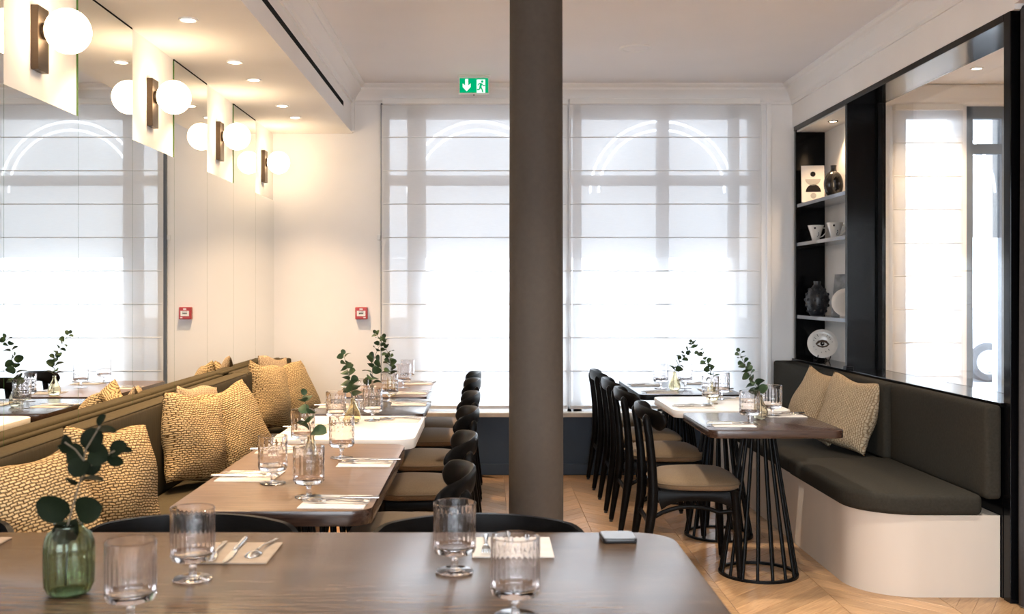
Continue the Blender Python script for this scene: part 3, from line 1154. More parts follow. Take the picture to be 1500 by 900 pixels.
def table(label, x0, x1, y0, y1, m, edge_m, thick=0.035, r=0.05, bases=1, z=0.75, along='y'):
    cx, cy = (x0 + x1) / 2, (y0 + y1) / 2
    t = thing('dining_table', label, 'table', (cx, cy, 0))
    b = MB().prism(round_rect(x0 - cx, x1 - cx, y0 - cy, y1 - cy, r), z - thick, z)
    me = b.mesh('table_top', [m, edge_m], bevel=0.002, bseg=2, bangle=1.0, smooth=0.4)
    for p in me.polygons:
        p.material_index = 0 if p.normal.z > 0.6 else 1
    put('table_top', me, t)
    if bases == 1:
        wire_base(t, 0, 0, z - thick)
    else:
        d = ((y1 - y0) if along == 'y' else (x1 - x0)) * 0.27
        for s in (-1, 1):
            wire_base(t, 0 if along == 'y' else s * d, s * d if along == 'y' else 0, z - thick)
    return t


T_FRONT = table('large smoked oak table filling the foreground', -2.25, 0.485, 1.55, 2.705, 'smoked_oak_long', 'walnut', 0.035, 0.10, 2, along='x')
table('smoked oak table left, just behind the foreground table', -0.935, -0.335, 2.965, 4.28, 'smoked_oak', 'walnut', 0.045, 0.07, 2)
table('white table on the left between two oak tables', -0.925, -0.310, 4.40, 5.24, 'white_top', 'white_top', 0.045, 0.08, 1)
table('grey-brown table on the left behind the white one', -0.930, -0.325, 5.32, 6.08, 'dark_stain', 'walnut', 0.038, 0.05, 1)
table('reddish brown table on the left, closest to the window wall', -0.940, -0.360, 6.19, 7.33, 'smoked_oak', 'walnut', 0.045, 0.04, 2)
table('walnut table at the right, nearest the camera', 1.028, 1.650, 4.69, 5.385, 'walnut', 'walnut', 0.037, 0.05, 1)
table('white table at the right between two dark tables', 1.010, 1.640, 5.465, 6.215, 'white_top', 'white_top', 0.040, 0.07, 1)
table('black stained table at the right, closest to the window', 0.950, 1.600, 6.32, 7.38, 'dark_stain', 'black_matte', 0.034, 0.05, 1)


# ------------------------------------------------------------------ chairs
def dining_chair_make():
    """mid-century chair, faces +x, origin on the floor under the seat centre"""
    r = thing('dining_chair', '', 'chair')
    # upholstered seat
    def seat_poly(k):
        out = []
        for i in range(40):
            a = 2 * PI * i / 40
            c, s = math.cos(a), math.sin(a)
            c = math.copysign(abs(c) ** 0.55, c)
            s = math.copysign(abs(s) ** 0.55, s)
            x = 0.215 * c
            w = 0.225 + 0.018 * (x / 0.215)
            out.append((0.012 + x * k, w * s * k))
        return out
    rings = [(0.93, 0.428), (0.985, 0.436), (1.0, 0.450), (0.992, 0.461), (0.95, 0.472), (0.80, 0.488), (0.55, 0.500), (0.25, 0.507), (0.02, 0.508)]
    vs, fs = [], []
    for k, z in rings:
        vs += [(x, y, z) for x, y in seat_poly(k)]
    n = 40
    for j in range(len(rings) - 1):
        for i in range(n):
            fs.append((j * n + i, j * n + (i + 1) % n, (j + 1) * n + (i + 1) % n, (j + 1) * n + i))
    fs.append(tuple(range(n)))
    fs.append(tuple((len(rings) - 1) * n + i for i in range(n)))
    seat = MB().add(vs, fs).build('seat', 'tan_fabric', r, smooth=1.2)
    pp = [(x, y, 0.455) for x, y in seat_poly(1.004)]
    MB().sweep(pp + [pp[0], pp[1]], 0.004, n=6, cap=False).build('piping', 'tan_piping', seat, smooth=1.5)
    # frame rails (side rails arch up in the middle)
    b = MB()
    for s in (-1, 1):
        pts, rad = [], []
        for i in range(13):
            u = i / 12
            x = -0.185 + 0.375 * u
            drop = 0.045 * (abs(2 * u - 1) ** 3)
            pts.append((x, s * (0.195 + 0.012 * u), 0.402 - drop * 0.5))
            rad.append((0.012, 0.024 + drop * 0.55))
        b.sweep(pts, rad, n=8, sq=0.6)
    b.sweep([(0.185, -0.20, 0.402), (0.185, 0.20, 0.402)], [(0.011, 0.026)] * 2, n=8, sq=0.6)
    b.sweep([(-0.185, -0.19, 0.402), (-0.185, 0.19, 0.402)], [(0.011, 0.026)] * 2, n=8, sq=0.6)
    b.box(-0.17, 0.18, -0.19, 0.19, 0.415, 0.428)
    b.build('seat_frame', 'black_wood', r, smooth=0.9)
    b = MB()
    for s in (-1, 1):       # slim bent side stretchers under the rails
        b = MB()
        pts = [(-0.205 + 0.39 * u, s * (0.195 + 0.012 * u), 0.300 + 0.052 * math.sin(PI * min(1, u * 1.1)) ** 0.8 if u < 0.9 else 0.300 + 0.03) for u in [i / 10 for i in range(11)]]
        b.sweep(pts, [(0.008, 0.011)] * 11, n=8).build('stretcher', 'black_wood', r, smooth=1.0)
    for s in (-1, 1):
        fl_ = MB().sweep([(0.176, s * 0.205, 0.426), (0.182, s * 0.206, 0.37), (0.194, s * 0.209, 0.20), (0.204, s * 0.213, 0.014)],
                         [(0.022, 0.034), (0.021, 0.027), (0.019, 0.020), (0.0145, 0.0145)], n=10, up=(0, 1, 0), sq=0.75).build('front_leg', 'black_wood', r, smooth=0.9)
        MB().lathe([(0.011, 0.0), (0.011, 0.012), (0.006, 0.016)], 10, 0.204, s * 0.213).build('glide', 'black_plastic', fl_)
        pl_ = MB().sweep([(-0.266, s * 0.206, 0.014), (-0.240, s * 0.202, 0.18), (-0.216, s * 0.199, 0.34), (-0.212, s * 0.199, 0.43),
                          (-0.218, s * 0.202, 0.56), (-0.232, s * 0.207, 0.69), (-0.244, s * 0.211, 0.765), (-0.248, s * 0.212, 0.785), (-0.250, s * 0.212, 0.797)],
                         [(0.0145, 0.0145), (0.020, 0.021), (0.025, 0.030), (0.025, 0.030), (0.021, 0.022), (0.020, 0.020), (0.020, 0.018), (0.015, 0.013), (0.004, 0.004)],
                         n=10, up=(0, 1, 0), sq=0.8).build('rear_post', 'black_wood', r, smooth=0.9)
        MB().lathe([(0.011, 0.0), (0.011, 0.012), (0.006, 0.016)], 10, -0.266, s * 0.206).build('glide', 'black_plastic', pl_)
    MB().sweep([(-0.222, -0.198, 0.255), (-0.222, 0.198, 0.255)], [(0.009, 0.016)] * 2, n=8, sq=0.7).build('rear_stretcher', 'black_wood', r, smooth=0.9)
    # bowed crest rail with rounded lobes
    N, K = 40, 12
    vs, fs = [], []
    for j in range(N + 1):
        s = -1 + 2 * j / N
        th = s * 1.18
        y = 0.262 * math.sin(th) / math.sin(1.18)
        x = -0.262 + 0.108 * (1 - math.cos(th)) / (1 - math.cos(1.18))
        tx, ty = 0.108 * math.sin(th) / (1 - math.cos(1.18)), 0.262 * math.cos(th) / math.sin(1.18)
        L = math.hypot(tx, ty)
        nx, ny = ty / L, -tx / L
        a = abs(s)
        hh = 0.036 + 0.013 * math.exp(-((a - 0.75) / 0.22) ** 2)
        if a > 0.80:
            hh *= math.sqrt(max(0.0, 1 - ((a - 0.80) / 0.205) ** 2))
        top = 0.832 - 0.022 * a ** 2
        mid = 0.055
        zc = top - 0.036 - 0.011 * math.exp(-((a - 0.75) / 0.22) ** 2) - 0.006 * a
        lean = 0.10
        for k in range(K):
            q = 2 * PI * k / K
            c, d = math.cos(q), math.sin(q)
            c = math.copysign(abs(c) ** 0.8, c)
            d = math.copysign(abs(d) ** 0.8, d)
            tt = 0.0115 * (1 if a < 0.9 else max(0.25, math.sqrt(max(0, 1 - ((a - 0.9) / 0.105) ** 2))))
            off = tt * c - lean * hh * d
            vs.append((x + nx * off, y + ny * off, zc + hh * d))
    for j in range(N):
        for k in range(K):
            k2 = (k + 1) % K
            fs.append((j * K + k, j * K + k2, (j + 1) * K + k2, (j + 1) * K + k))
    fs.append(tuple(range(K)))
    fs.append(tuple(N * K + k for k in range(K)))
    MB().add(vs, fs).build('backrest', 'black_wood', r, smooth=1.0)
    return r


LCH = [(3.25, 'black bowed-back chair at the left row, nearest the foreground table'),
       (4.00, 'black bowed-back chair second in the left row'),
       (4.90, 'black bowed-back chair third in the left row, beside the white table'),
       (5.68, 'black bowed-back chair fourth in the left row'),
       (6.56, 'black bowed-back chair fifth in the left row'),
       (7.14, 'black bowed-back chair at the window end of the left row')]
for yy, lab in LCH:
    first_or_dup(STORE, 'chair', dining_chair_make, (-0.305, yy, 0), PI + random.uniform(-0.02, 0.02), lab, 'dining chairs of the left row')
RCH = [(5.13, 'black chair with tan seat at the right, nearest the camera'),
       (5.97, 'black chair with tan seat second in the right row'),
       (6.62, 'black chair with tan seat third in the right row'),
       (7.36, 'black chair with tan seat at the window end of the right row')]
for yy, lab in RCH:
    first_or_dup(STORE, 'chair', dining_chair_make, (1.02, yy, 0), random.uniform(-0.02, 0.02), lab, 'dining chairs of the right row')


def tub_chair_make():
    """wide low curved plywood back; faces +x"""
    r = thing('tub_chair', '', 'chair')
    N, M = 40, 12
    outer, inner = [], []

    def shell(u, v, off):
        s = 2 * u - 1
        th = s * 1.05
        R = 0.352
        y = (R + off) * math.sin(th)
        x = -0.24 + 0.30 - (0.30 + off) * math.cos(th) + 0.0
        a = abs(s)
        ztop = 0.760 - 0.014 * a ** 2 - 0.055 * (max(0, a - 0.70) / 0.30) ** 2.5
        zbot = 0.55 + 0.055 * a ** 2
        z = zbot + (ztop - zbot) * v
        x -= 0.03 * (v - 0.5)
        return (x, y, z)
    b = MB()
    b.grid(lambda u, v: shell(u, v, 0.008), N, M)
    b.grid(lambda u, v: shell(u, v, -0.008), N, M)
    k = (N + 1) * (M + 1)
    rim = [i for i in range(N + 1)] + [j * (N + 1) + N for j in range(1, M + 1)] + [M * (N + 1) + i for i in range(N - 1, -1, -1)] + [j * (N + 1) for j in range(M - 1, 0, -1)]
    b.f += [(rim[i], rim[(i + 1) % len(rim)], k + rim[(i + 1) % len(rim)], k + rim[i]) for i in range(len(rim))]
    b.build('backrest', 'black_wood', r, smooth=0.9)
    MB().prism(round_rect(-0.21, 0.22, -0.235, 0.235, 0.09), 0.405, 0.43).build('seat_frame', 'black_wood', r, bevel=0.006, smooth=0.6)
    slab_poly('seat', 'tan_fabric', r, round_rect(-0.205, 0.215, -0.23, 0.23, 0.09), 0.43, 0.472, 0.018)
    for s in (-1, 1):
        MB().sweep([(0.18, s * 0.19, 0.41), (0.205, s * 0.22, 0.0)], [(0.017, 0.017), (0.011, 0.011)], n=10, up=(0, 1, 0)).build('leg', 'black_wood', r, smooth=1.0)
        MB().sweep([(-0.235, s * 0.22, 0.0), (-0.195, s * 0.195, 0.41), (-0.186, s * 0.195, 0.50), (-0.183, s * 0.196, 0.66)],
                   [(0.011, 0.011), (0.017, 0.017), (0.015, 0.015), (0.010, 0.010)], n=10, up=(0, 1, 0)).build('leg', 'black_wood', r, smooth=1.0)
    return r


for x, lab in ((-0.02, 'low black curved-back chair tucked at the foreground table by the column'),
               (-0.795, 'low black curved-back chair tucked at the foreground table, left of centre'),
               (-1.565, 'low black curved-back chair at the foreground table, cut by the left edge')):
    first_or_dup(STORE, 'tub', tub_chair_make, (x, 2.635, 0), -PI / 2, lab, 'curved chairs behind the foreground table')


# ------------------------------------------------------------------ pillows
def pillow_mesh(w, h, t, m, seed=0):
    rnd = random.Random(seed)
    ph = [rnd.uniform(0, 6) for _ in range(6)]
    N = 26
    b = MB()

    def pt(u, v, side):
        a, c = 2 * u - 1, 2 * v - 1
        pin_x = 1 - 0.045 * (1 - c * c) * abs(a) ** 1.5
        pin_z = 1 - 0.05 * (1 - a * a) * abs(c) ** 1.5
        x, z = a * w / 2 * pin_x, c * h / 2 * pin_z
        th = (max(0, 1 - abs(a) ** 2.2) * max(0, 1 - abs(c) ** 2.2)) ** 0.46
        wr = 1 + 0.10 * math.sin(3.1 * a + ph[0]) * math.sin(2.7 * c + ph[1]) + 0.05 * math.sin(8 * a * c + ph[2])
        # sag: a little fuller low down
        th *= wr * (1 - 0.14 * c)
        x += 0.006 * math.sin(5 * c + ph[3])
        z += 0.010 * math.sin(4 * a + ph[4]) * (1 if c > 0 else 0.3)
        return (x, side * t / 2 * th, z)
    b.grid(lambda u, v: pt(u, v, -1), N, N)
    b.grid(lambda u, v: pt(u, v, 1), N, N)
    return b.mesh('throw_pillow', m, smooth=3.0, weld=1e-4)


def pillow(label, x, y, zb, w, h, t, yaw, lean, roll, m, seed, group):
    me = pillow_mesh(w, h, t, m, seed)
    o = put('throw_pillow', me)
    # local: faces -y; lean tips its top back (+y)
    R = Matrix.Rotation(yaw, 3, 'Z') @ Matrix.Rotation(-lean, 3, 'X') @ Matrix.Rotation(roll, 3, 'Y')
    o.rotation_euler = R.to_euler()
    zmin = min((R @ v.co).z for v in me.vertices)
    o.location = (x, y, zb - zmin)
    tag(o, label, 'cushion', group)
    # stitched side seam follows the rim
    return o


GL = 'knitted pillows on the left banquette'
RAD = math.radians
ZL = 0.478
pillow('gold knitted pillow cut by the left edge of the picture', -1.345, 3.05, ZL, 0.40, 0.40, 0.19, RAD(50), RAD(24), RAD(-10), 'knit_gold', 1, GL)
pillow('gold knitted pillow behind the foreground eucalyptus sprig', -1.330, 3.66, ZL, 0.36, 0.42, 0.20, RAD(60), RAD(16), RAD(5), 'knit_gold', 2, GL)
pillow('left gold knitted pillow of the trio mid-bench', -1.365, 4.78, ZL, 0.38, 0.41, 0.19, RAD(66), RAD(12), RAD(9), 'knit_gold', 3, GL)
pillow('gold knitted pillow peeking out behind the middle pair', -1.435, 5.16, ZL, 0.39, 0.42, 0.11, RAD(76), RAD(9), RAD(5), 'knit_cream', 4, GL)
pillow('right gold knitted pillow of the trio mid-bench', -1.275, 5.20, ZL, 0.39, 0.42, 0.18, RAD(60), RAD(22), RAD(-10), 'knit_gold', 5, GL)
pillow('left knitted pillow of the far trio near the window wall', -1.395, 6.60, ZL, 0.38, 0.42, 0.18, RAD(68), RAD(12), RAD(10), 'knit_gold', 6, GL)
pillow('knitted pillow at the back of the far trio', -1.435, 6.98, ZL, 0.40, 0.45, 0.11, RAD(74), RAD(9), RAD(7), 'knit_cream', 7, GL)
pillow('right knitted pillow of the far trio near the window wall', -1.325, 7.08, ZL, 0.38, 0.40, 0.18, RAD(60), RAD(20), RAD(-10), 'knit_gold', 8, GL)
GR = 'knitted pillows on the right banquette'
pillow('cream knitted pillow leaning on the right bench, farther one', 2.030, 6.24, 0.462, 0.38, 0.41, 0.18, RAD(-52), RAD(22), RAD(15), 'knit_cream', 9, GR)
pillow('cream knitted pillow leaning on the right bench, nearer one', 2.095, 5.92, 0.462, 0.38, 0.41, 0.17, RAD(-60), RAD(15), RAD(8), 'knit_cream', 10, GR)


# ------------------------------------------------------------------ tableware
def glass_make(cut):
    def maker():
        r = thing('drinking_glass', '', 'glass')
        R, H0, H1, TW = 0.0485, 0.040, 0.157, 0.0028
        prof = [(0.0, H0 - 0.002), (0.014, H0 - 0.002), (0.034, H0 + 0.001), (0.045, H0 + 0.006), (R, H0 + 0.014)]
        nz = 18
        for i in range(1, nz + 1):
            prof.append((R, H0 + 0.014 + (H1 - H0 - 0.014) * i / nz))
        prof += [(R - TW / 2, H1 + 0.0012), (R - TW, H1)]
        for i in range(nz - 1, -1, -1):
            prof.append((R - TW, H0 + 0.022 + (H1 - H0 - 0.022) * i / nz))
        prof += [(0.040, H0 + 0.016), (0.022, H0 + 0.0135), (0.0, H0 + 0.013)]

        def ribs(a, j, rr, z):
            if rr > R - 0.0035 and H0 + 0.02 < z < H1 - 0.012 and rr < R - 0.0005:
                return 0.0007 * math.cos(26 * a) * min(1, (H1 - 0.012 - z) / 0.03, (z - H0 - 0.02) / 0.02)
            return 0.0

        def grid_(a, j, rr, z):
            if rr > R - 0.0005 and H0 + 0.016 < z < H1 - 0.018:
                return -0.0011 * (1 if (abs(math.sin(9 * a)) < 0.22 or j % 4 == 0) else 0)
            return 0.0
        MB().lathe(prof, 104 if not cut else 72, wob=ribs if not cut else grid_).build('bowl', 'clear_glass', r, smooth=0.7, weld=1e-5)
        MB().lathe([(0.0, 0.0078), (0.0085, 0.0078), (0.0078, 0.014), (0.0075, 0.026), (0.0085, 0.033), (0.0135, H0 - 0.0025), (0.0, H0 - 0.0025)], 24).build('stem', 'clear_glass', r, smooth=0.8, weld=1e-5)
        MB().lathe([(0.0, 0.0), (0.041, 0.0), (0.043, 0.0015), (0.042, 0.003), (0.020, 0.0052), (0.010, 0.0074), (0.0, 0.0074)], 48).build('foot', 'clear_glass', r, smooth=0.8, weld=1e-5)
        return r
    return maker


def glass(x, y, label, cut=True, group=None, z=0.7505):
    first_or_dup(STORE, 'glass_cut' if cut else 'glass_rib', glass_make(cut), (x, y, z), random.uniform(0, 6), label, group)


def cutlery_makers():
    def knife():
        r = thing('table_knife', '', 'knife')
        MB().sweep([(0, -0.125, 0.0050), (0, -0.10, 0.0052), (0, -0.02, 0.005), (0, -0.005, 0.0045)],
                   [(0.0065, 0.0045), (0.0078, 0.005), (0.0058, 0.0042), (0.005, 0.0035)], n=10).build('handle', 'steel', r, smooth=1.0)
        MB().prism([(-0.0055, -0.006), (-0.008, 0.01), (-0.0095, 0.06), (-0.006, 0.095), (0.001, 0.112), (0.005, 0.10), (0.006, 0.0)], 0.0035, 0.0052).build('blade', 'steel', r, bevel=0.0005, bseg=1)
        return r

    def fork():
        r = thing('table_fork', '', 'fork')
        MB().sweep([(0, -0.105, 0.0035), (0, -0.08, 0.0045), (0, 0.0, 0.009), (0, 0.025, 0.008)],
                   [(0.0075, 0.0018), (0.0068, 0.0018), (0.003, 0.0022), (0.005, 0.0018)], n=8).build('handle', 'steel', r, smooth=1.0)
        b = MB()
        b.sweep([(0, 0.022, 0.008), (0, 0.035, 0.0055), (0, 0.052, 0.004)], [(0.0045, 0.0013), (0.0105, 0.0013), (0.0115, 0.0013)], n=8)
        for dx in (-0.0095, -0.0032, 0.0032, 0.0095):
            b.sweep([(dx, 0.050, 0.004), (dx, 0.075, 0.0045), (dx * 0.95, 0.098, 0.0085)], [(0.0017, 0.0012), (0.0016, 0.0012), (0.0008, 0.0008)], n=6)
        b.build('tines', 'steel', r, smooth=1.0)
        return r

    def spoon():
        r = thing('table_spoon', '', 'spoon')
        MB().sweep([(0, -0.095, 0.0035), (0, -0.07, 0.0045), (0, 0.0, 0.010), (0, 0.03, 0.0075)],
                   [(0.0075, 0.0018), (0.0068, 0.0018), (0.003, 0.0022), (0.004, 0.002)], n=8).build('handle', 'steel', r, smooth=1.0)

        def f(u, v):
            a = 2 * PI * u
            k = v
            return (0.0195 * k * math.cos(a), 0.058 + 0.031 * k * math.sin(a), 0.0018 + 0.0095 * (1 - k * k))
        b = MB().grid(f, 28, 8)
        o = b.build('bowl', 'steel', r, smooth=3.0, weld=1e-5)
        md = o.modifiers.new('thickness', 'SOLIDIFY')
        md.thickness = 0.0014
        return r
    return knife, fork, spoon


KN, FK, SPN = cutlery_makers()


def napkin_make(m):
    def maker():
        r = thing('napkin', '', 'napkin')
        MB().box(-0.098, 0.098, -0.098, 0.098, 0.0, 0.0018).build('lower_fold', m, r, bevel=0.0006, bseg=1)
        MB().box(-0.098, 0.0945, -0.0965, 0.098, 0.0019, 0.0036).build('upper_fold', m, r, bevel=0.0006, bseg=1)
        return r
    return maker


def setting(x, y, rz, where, m='napkin', spoon=True, k_off=(0.035, 0.0), f_off=(-0.03, 0.0), s_off=(0.005, 0.01), tilt=(0, 0, 0), z=0.7502):
    """napkin with cutlery; rz = 0 means the diner sits at -y and tips point +y"""
    first_or_dup(STORE, 'napkin_' + m, napkin_make(m), (x, y, z), rz, 'folded %s napkin %s' % ('brown' if m == 'napkin_brown' else 'beige', where), 'folded napkins')
    c, s = math.cos(rz), math.sin(rz)

    def place(off):
        return (x + off[0] * c - off[1] * s, y + off[0] * s + off[1] * c, z + 0.0037)
    first_or_dup(STORE, 'knife', KN, place(k_off), rz + tilt[0], 'steel table knife on the napkin ' + where, 'table knives')
    first_or_dup(STORE, 'fork', FK, place(f_off), rz + tilt[1], 'steel fork on the napkin ' + where, 'forks')
    if spoon:
        first_or_dup(STORE, 'spoon', SPN, place(s_off), rz + tilt[2], 'steel spoon on the napkin ' + where, 'spoons')


# foreground table: diners sit on the far side, tips towards the camera
setting(-0.610, 2.485, PI, 'left of centre on the foreground table', 'napkin_brown', True, (0.0, 0.005), (0.040, 0.015), (-0.062, -0.025), (0.02, 0.06, -0.16))
setting(0.065, 2.540, PI, 'on the foreground table near the column', 'napkin', True, (0.008, 0.0), (0.065, -0.005), (-0.045, -0.01), (0.03, 0.0, -0.05))
setting(-1.318, 2.540, PI, 'cut by the left edge on the foreground table', 'napkin_brown', True, (0.0, 0.0), (0.05, 0.0), (-0.04, 0.0))
# left row: bench diners at -x, chair diners at +x
H = PI / 2
A_ = ((0.030, 0.0), (-0.035, 0.0), (-0.002, 0.012), (0.03, -0.04, 0.06))


def mid(x, y, side, where, spoon=True):
    rz = -H if side == 'bench' else H
    setting(x, y, rz + random.uniform(-0.05, 0.05), where, 'napkin', spoon, A_[0], A_[1], A_[2], A_[3])


mid(-0.810, 3.52, 'bench', 'nearest the bench on the first left table')
mid(-0.452, 3.09, 'chair', 'at the near right corner of the first left table')
mid(-0.445, 3.80, 'chair', 'at the far right corner of the first left table')
mid(-0.815, 4.12, 'bench', 'at the far bench corner of the first left table')
mid(-0.815, 4.78, 'bench', 'on the bench side of the left white table', False)
mid(-0.425, 5.08, 'chair', 'on the chair side of the left white table')
mid(-0.435, 5.80, 'chair', 'on the chair side of the left grey-brown table', False)
mid(-0.825, 5.70, 'bench', 'on the bench side of the left grey-brown table', False)
mid(-0.470, 6.42, 'chair', 'on the near chair side of the left end table', False)
mid(-0.470, 7.10, 'chair', 'on the far chair side of the left end table', False)
mid(-0.830, 6.78, 'bench', 'on the bench side of the left end table', False)
# right row: chairs at -x, bench at +x
mid(1.175, 4.90, 'bench', 'on the chair side of the nearest right table')
mid(1.525, 5.27, 'chair', 'on the bench side of the nearest right table', False)
mid(1.150, 5.66, 'bench', 'on the chair side of the right white table')
mid(1.500, 6.08, 'chair', 'on the bench side of the right white table', False)
mid(1.085, 6.98, 'bench', 'at the far left of the right end table', False)
mid(1.105, 6.48, 'bench', 'at the near left of the right end table', False)
mid(1.475, 7.12, 'chair', 'at the far right of the right end table', False)
mid(1.475, 6.60, 'chair', 'at the near right of the right end table', False)

GG = 'stemmed glasses'
glass(-0.648, 2.262, 'ribbed stemmed glass on the foreground table beside the brown napkin', False, GG)
glass(-0.682, 1.965, 'ribbed stemmed glass on the foreground table, right of the green vase', False, GG)
glass(-0.071, 2.322, 'ribbed stemmed glass on the foreground table before the column chair', False, GG)
glass(0.057, 2.000, 'ribbed stemmed glass at the front centre of the foreground table', False, GG)
glass(-0.707, 3.395, 'cut glass goblet on the bench side of the first left table', True, GG)
glass(-0.548, 3.165, 'cut glass goblet before the bottle vase on the first left table', True, GG)
glass(-0.552, 3.915, 'cut glass goblet beside the far right napkin of the first left table', True, GG)
glass(-0.742, 4.150, 'cut glass goblet behind the bottle vase on the first left table', True, GG)
glass(-0.718, 4.900, 'cut glass goblet left of the amber vase on the white table', True, GG)
glass(-0.560, 5.060, 'cut glass goblet right of the amber vase on the white table', True, GG)
glass(-0.690, 5.600, 'cut glass goblet on the bench side of the left grey-brown table', True, GG)
glass(-0.560, 5.960, 'cut glass goblet on the chair side of the left grey-brown table', True, GG)
glass(-0.545, 6.78, 'cut glass goblet on the left end table, nearer one', True, GG)
glass(-0.550, 7.18, 'cut glass goblet on the left end table, farther one', True, GG)
glass(1.268, 4.930, 'cut glass goblet left of the vase on the nearest right table', True, GG)
glass(1.462, 5.230, 'cut glass goblet right of the vase on the nearest right table', True, GG)
glass(1.270, 5.800, 'cut glass goblet left of the vase on the right white table', True, GG)
glass(1.390, 6.050, 'cut glass goblet right of the vase on the right white table', True, GG)
glass(1.150, 6.740, 'cut glass goblet left of the vase on the right end table', True, GG)
glass(1.315, 6.760, 'cut glass goblet right of the vase on the right end table', True, GG)


def vase_shell(outer, t=0.003, zin=0.006):
    """closed glass profile with an inside wall"""
    inner = [(max(0.001, r - t), max(z, zin)) for r, z in outer if r > 0.0005][::-1]
    inner = [p for i, p in enumerate(inner)]
    return outer + inner + [(0.0, zin)]


def vase_make(kind):
    def maker():
        r = thing('bud_vase', '', 'vase')
        if kind == 'green':
            o = [(0, 0), (0.032, 0), (0.043, 0.006), (0.049, 0.022), (0.050, 0.06), (0.050, 0.095), (0.0485, 0.112), (0.043, 0.127), (0.034, 0.136), (0.030, 0.140), (0.029, 0.147), (0.031, 0.150)]
            MB().lathe(vase_shell(o, 0.0035, 0.008), 90, wob=lambda a, j, rr, z: 0.0020 * math.cos(15 * a) if rr > 0.03 and 0.01 < z < 0.13 else 0).build('body', 'green_glass', r, smooth=0.9, weld=1e-5)
        elif kind == 'bottle':
            o = [(0, 0), (0.034, 0), (0.038, 0.004), (0.039, 0.03), (0.039, 0.070), (0.035, 0.088), (0.022, 0.112), (0.013, 0.135), (0.011, 0.150), (0.013, 0.156)]
            MB().lathe(vase_shell(o), 56).build('body', 'smoke_glass', r, smooth=0.9, weld=1e-5)
        else:
            o = [(0, 0), (0.022, 0), (0.031, 0.006), (0.0375, 0.022), (0.0375, 0.040), (0.031, 0.060), (0.020, 0.082), (0.012, 0.100), (0.0105, 0.114), (0.0125, 0.120)]
            MB().lathe(vase_shell(o), 56).build('body', 'amber_glass' if kind == 'amber' else 'smoke_glass', r, smooth=0.9, weld=1e-5)
        return r
    return maker


def vase(x, y, kind, label, z=0.7505, rz=0.0):
    return first_or_dup(STORE, 'vase_' + kind, vase_make(kind), (x, y, z), rz, label, 'bud vases')


# eucalyptus
def leaf_mesh(m):
    b = MB()
    vs = [(0, 0, 0)]
    fs = []
    n = 14
    for i in range(n + 1):
        a = -PI / 2 + 2 * PI * i / n
        x = 0.46 * math.cos(a)
        y = 0.5 + 0.5 * math.sin(a)
        z = 0.16 * abs(x) + 0.05 * math.sin(2.2 * y) - 0.10 * y * y
        vs.append((x, y, z))
    mid_ = [(0, y, 0.05 * math.sin(2.2 * y) - 0.10 * y * y) for y in (0.25, 0.5, 0.75)]
    k = len(vs)
    vs += mid_
    for i in range(1, n + 1):
        y = vs[i][1] + vs[i + 1][1]
        c = k + (0 if y / 2 < 0.37 else (1 if y / 2 < 0.63 else 2))
        fs.append((i, i + 1, c))
    right = None
    b.add(vs[0:1] + vs[1:], fs)
    # bridge the centre vein
    b.f += []
    me = b.mesh('leaf', m, smooth=3.0)
    return me


def make_leaf(m):
    b = MB()
    rows = 8

    def f(u, v):
        y = v
        w = 0.48 * math.sqrt(max(0.0, 1 - (2 * v - 1) ** 2)) * (1.05 - 0.1 * v)
        x = (2 * u - 1) * w
        z = 0.22 * abs(x) + 0.10 * math.sin(PI * v) - 0.12 * v * v
        return (x, y, z)
    b.grid(f, 4, rows)
    return b.mesh('leaf', m, smooth=3.0, weld=1e-4)


LEAF = {k: make_leaf(k) for k in ('leaf_green', 'leaf_backlit')}


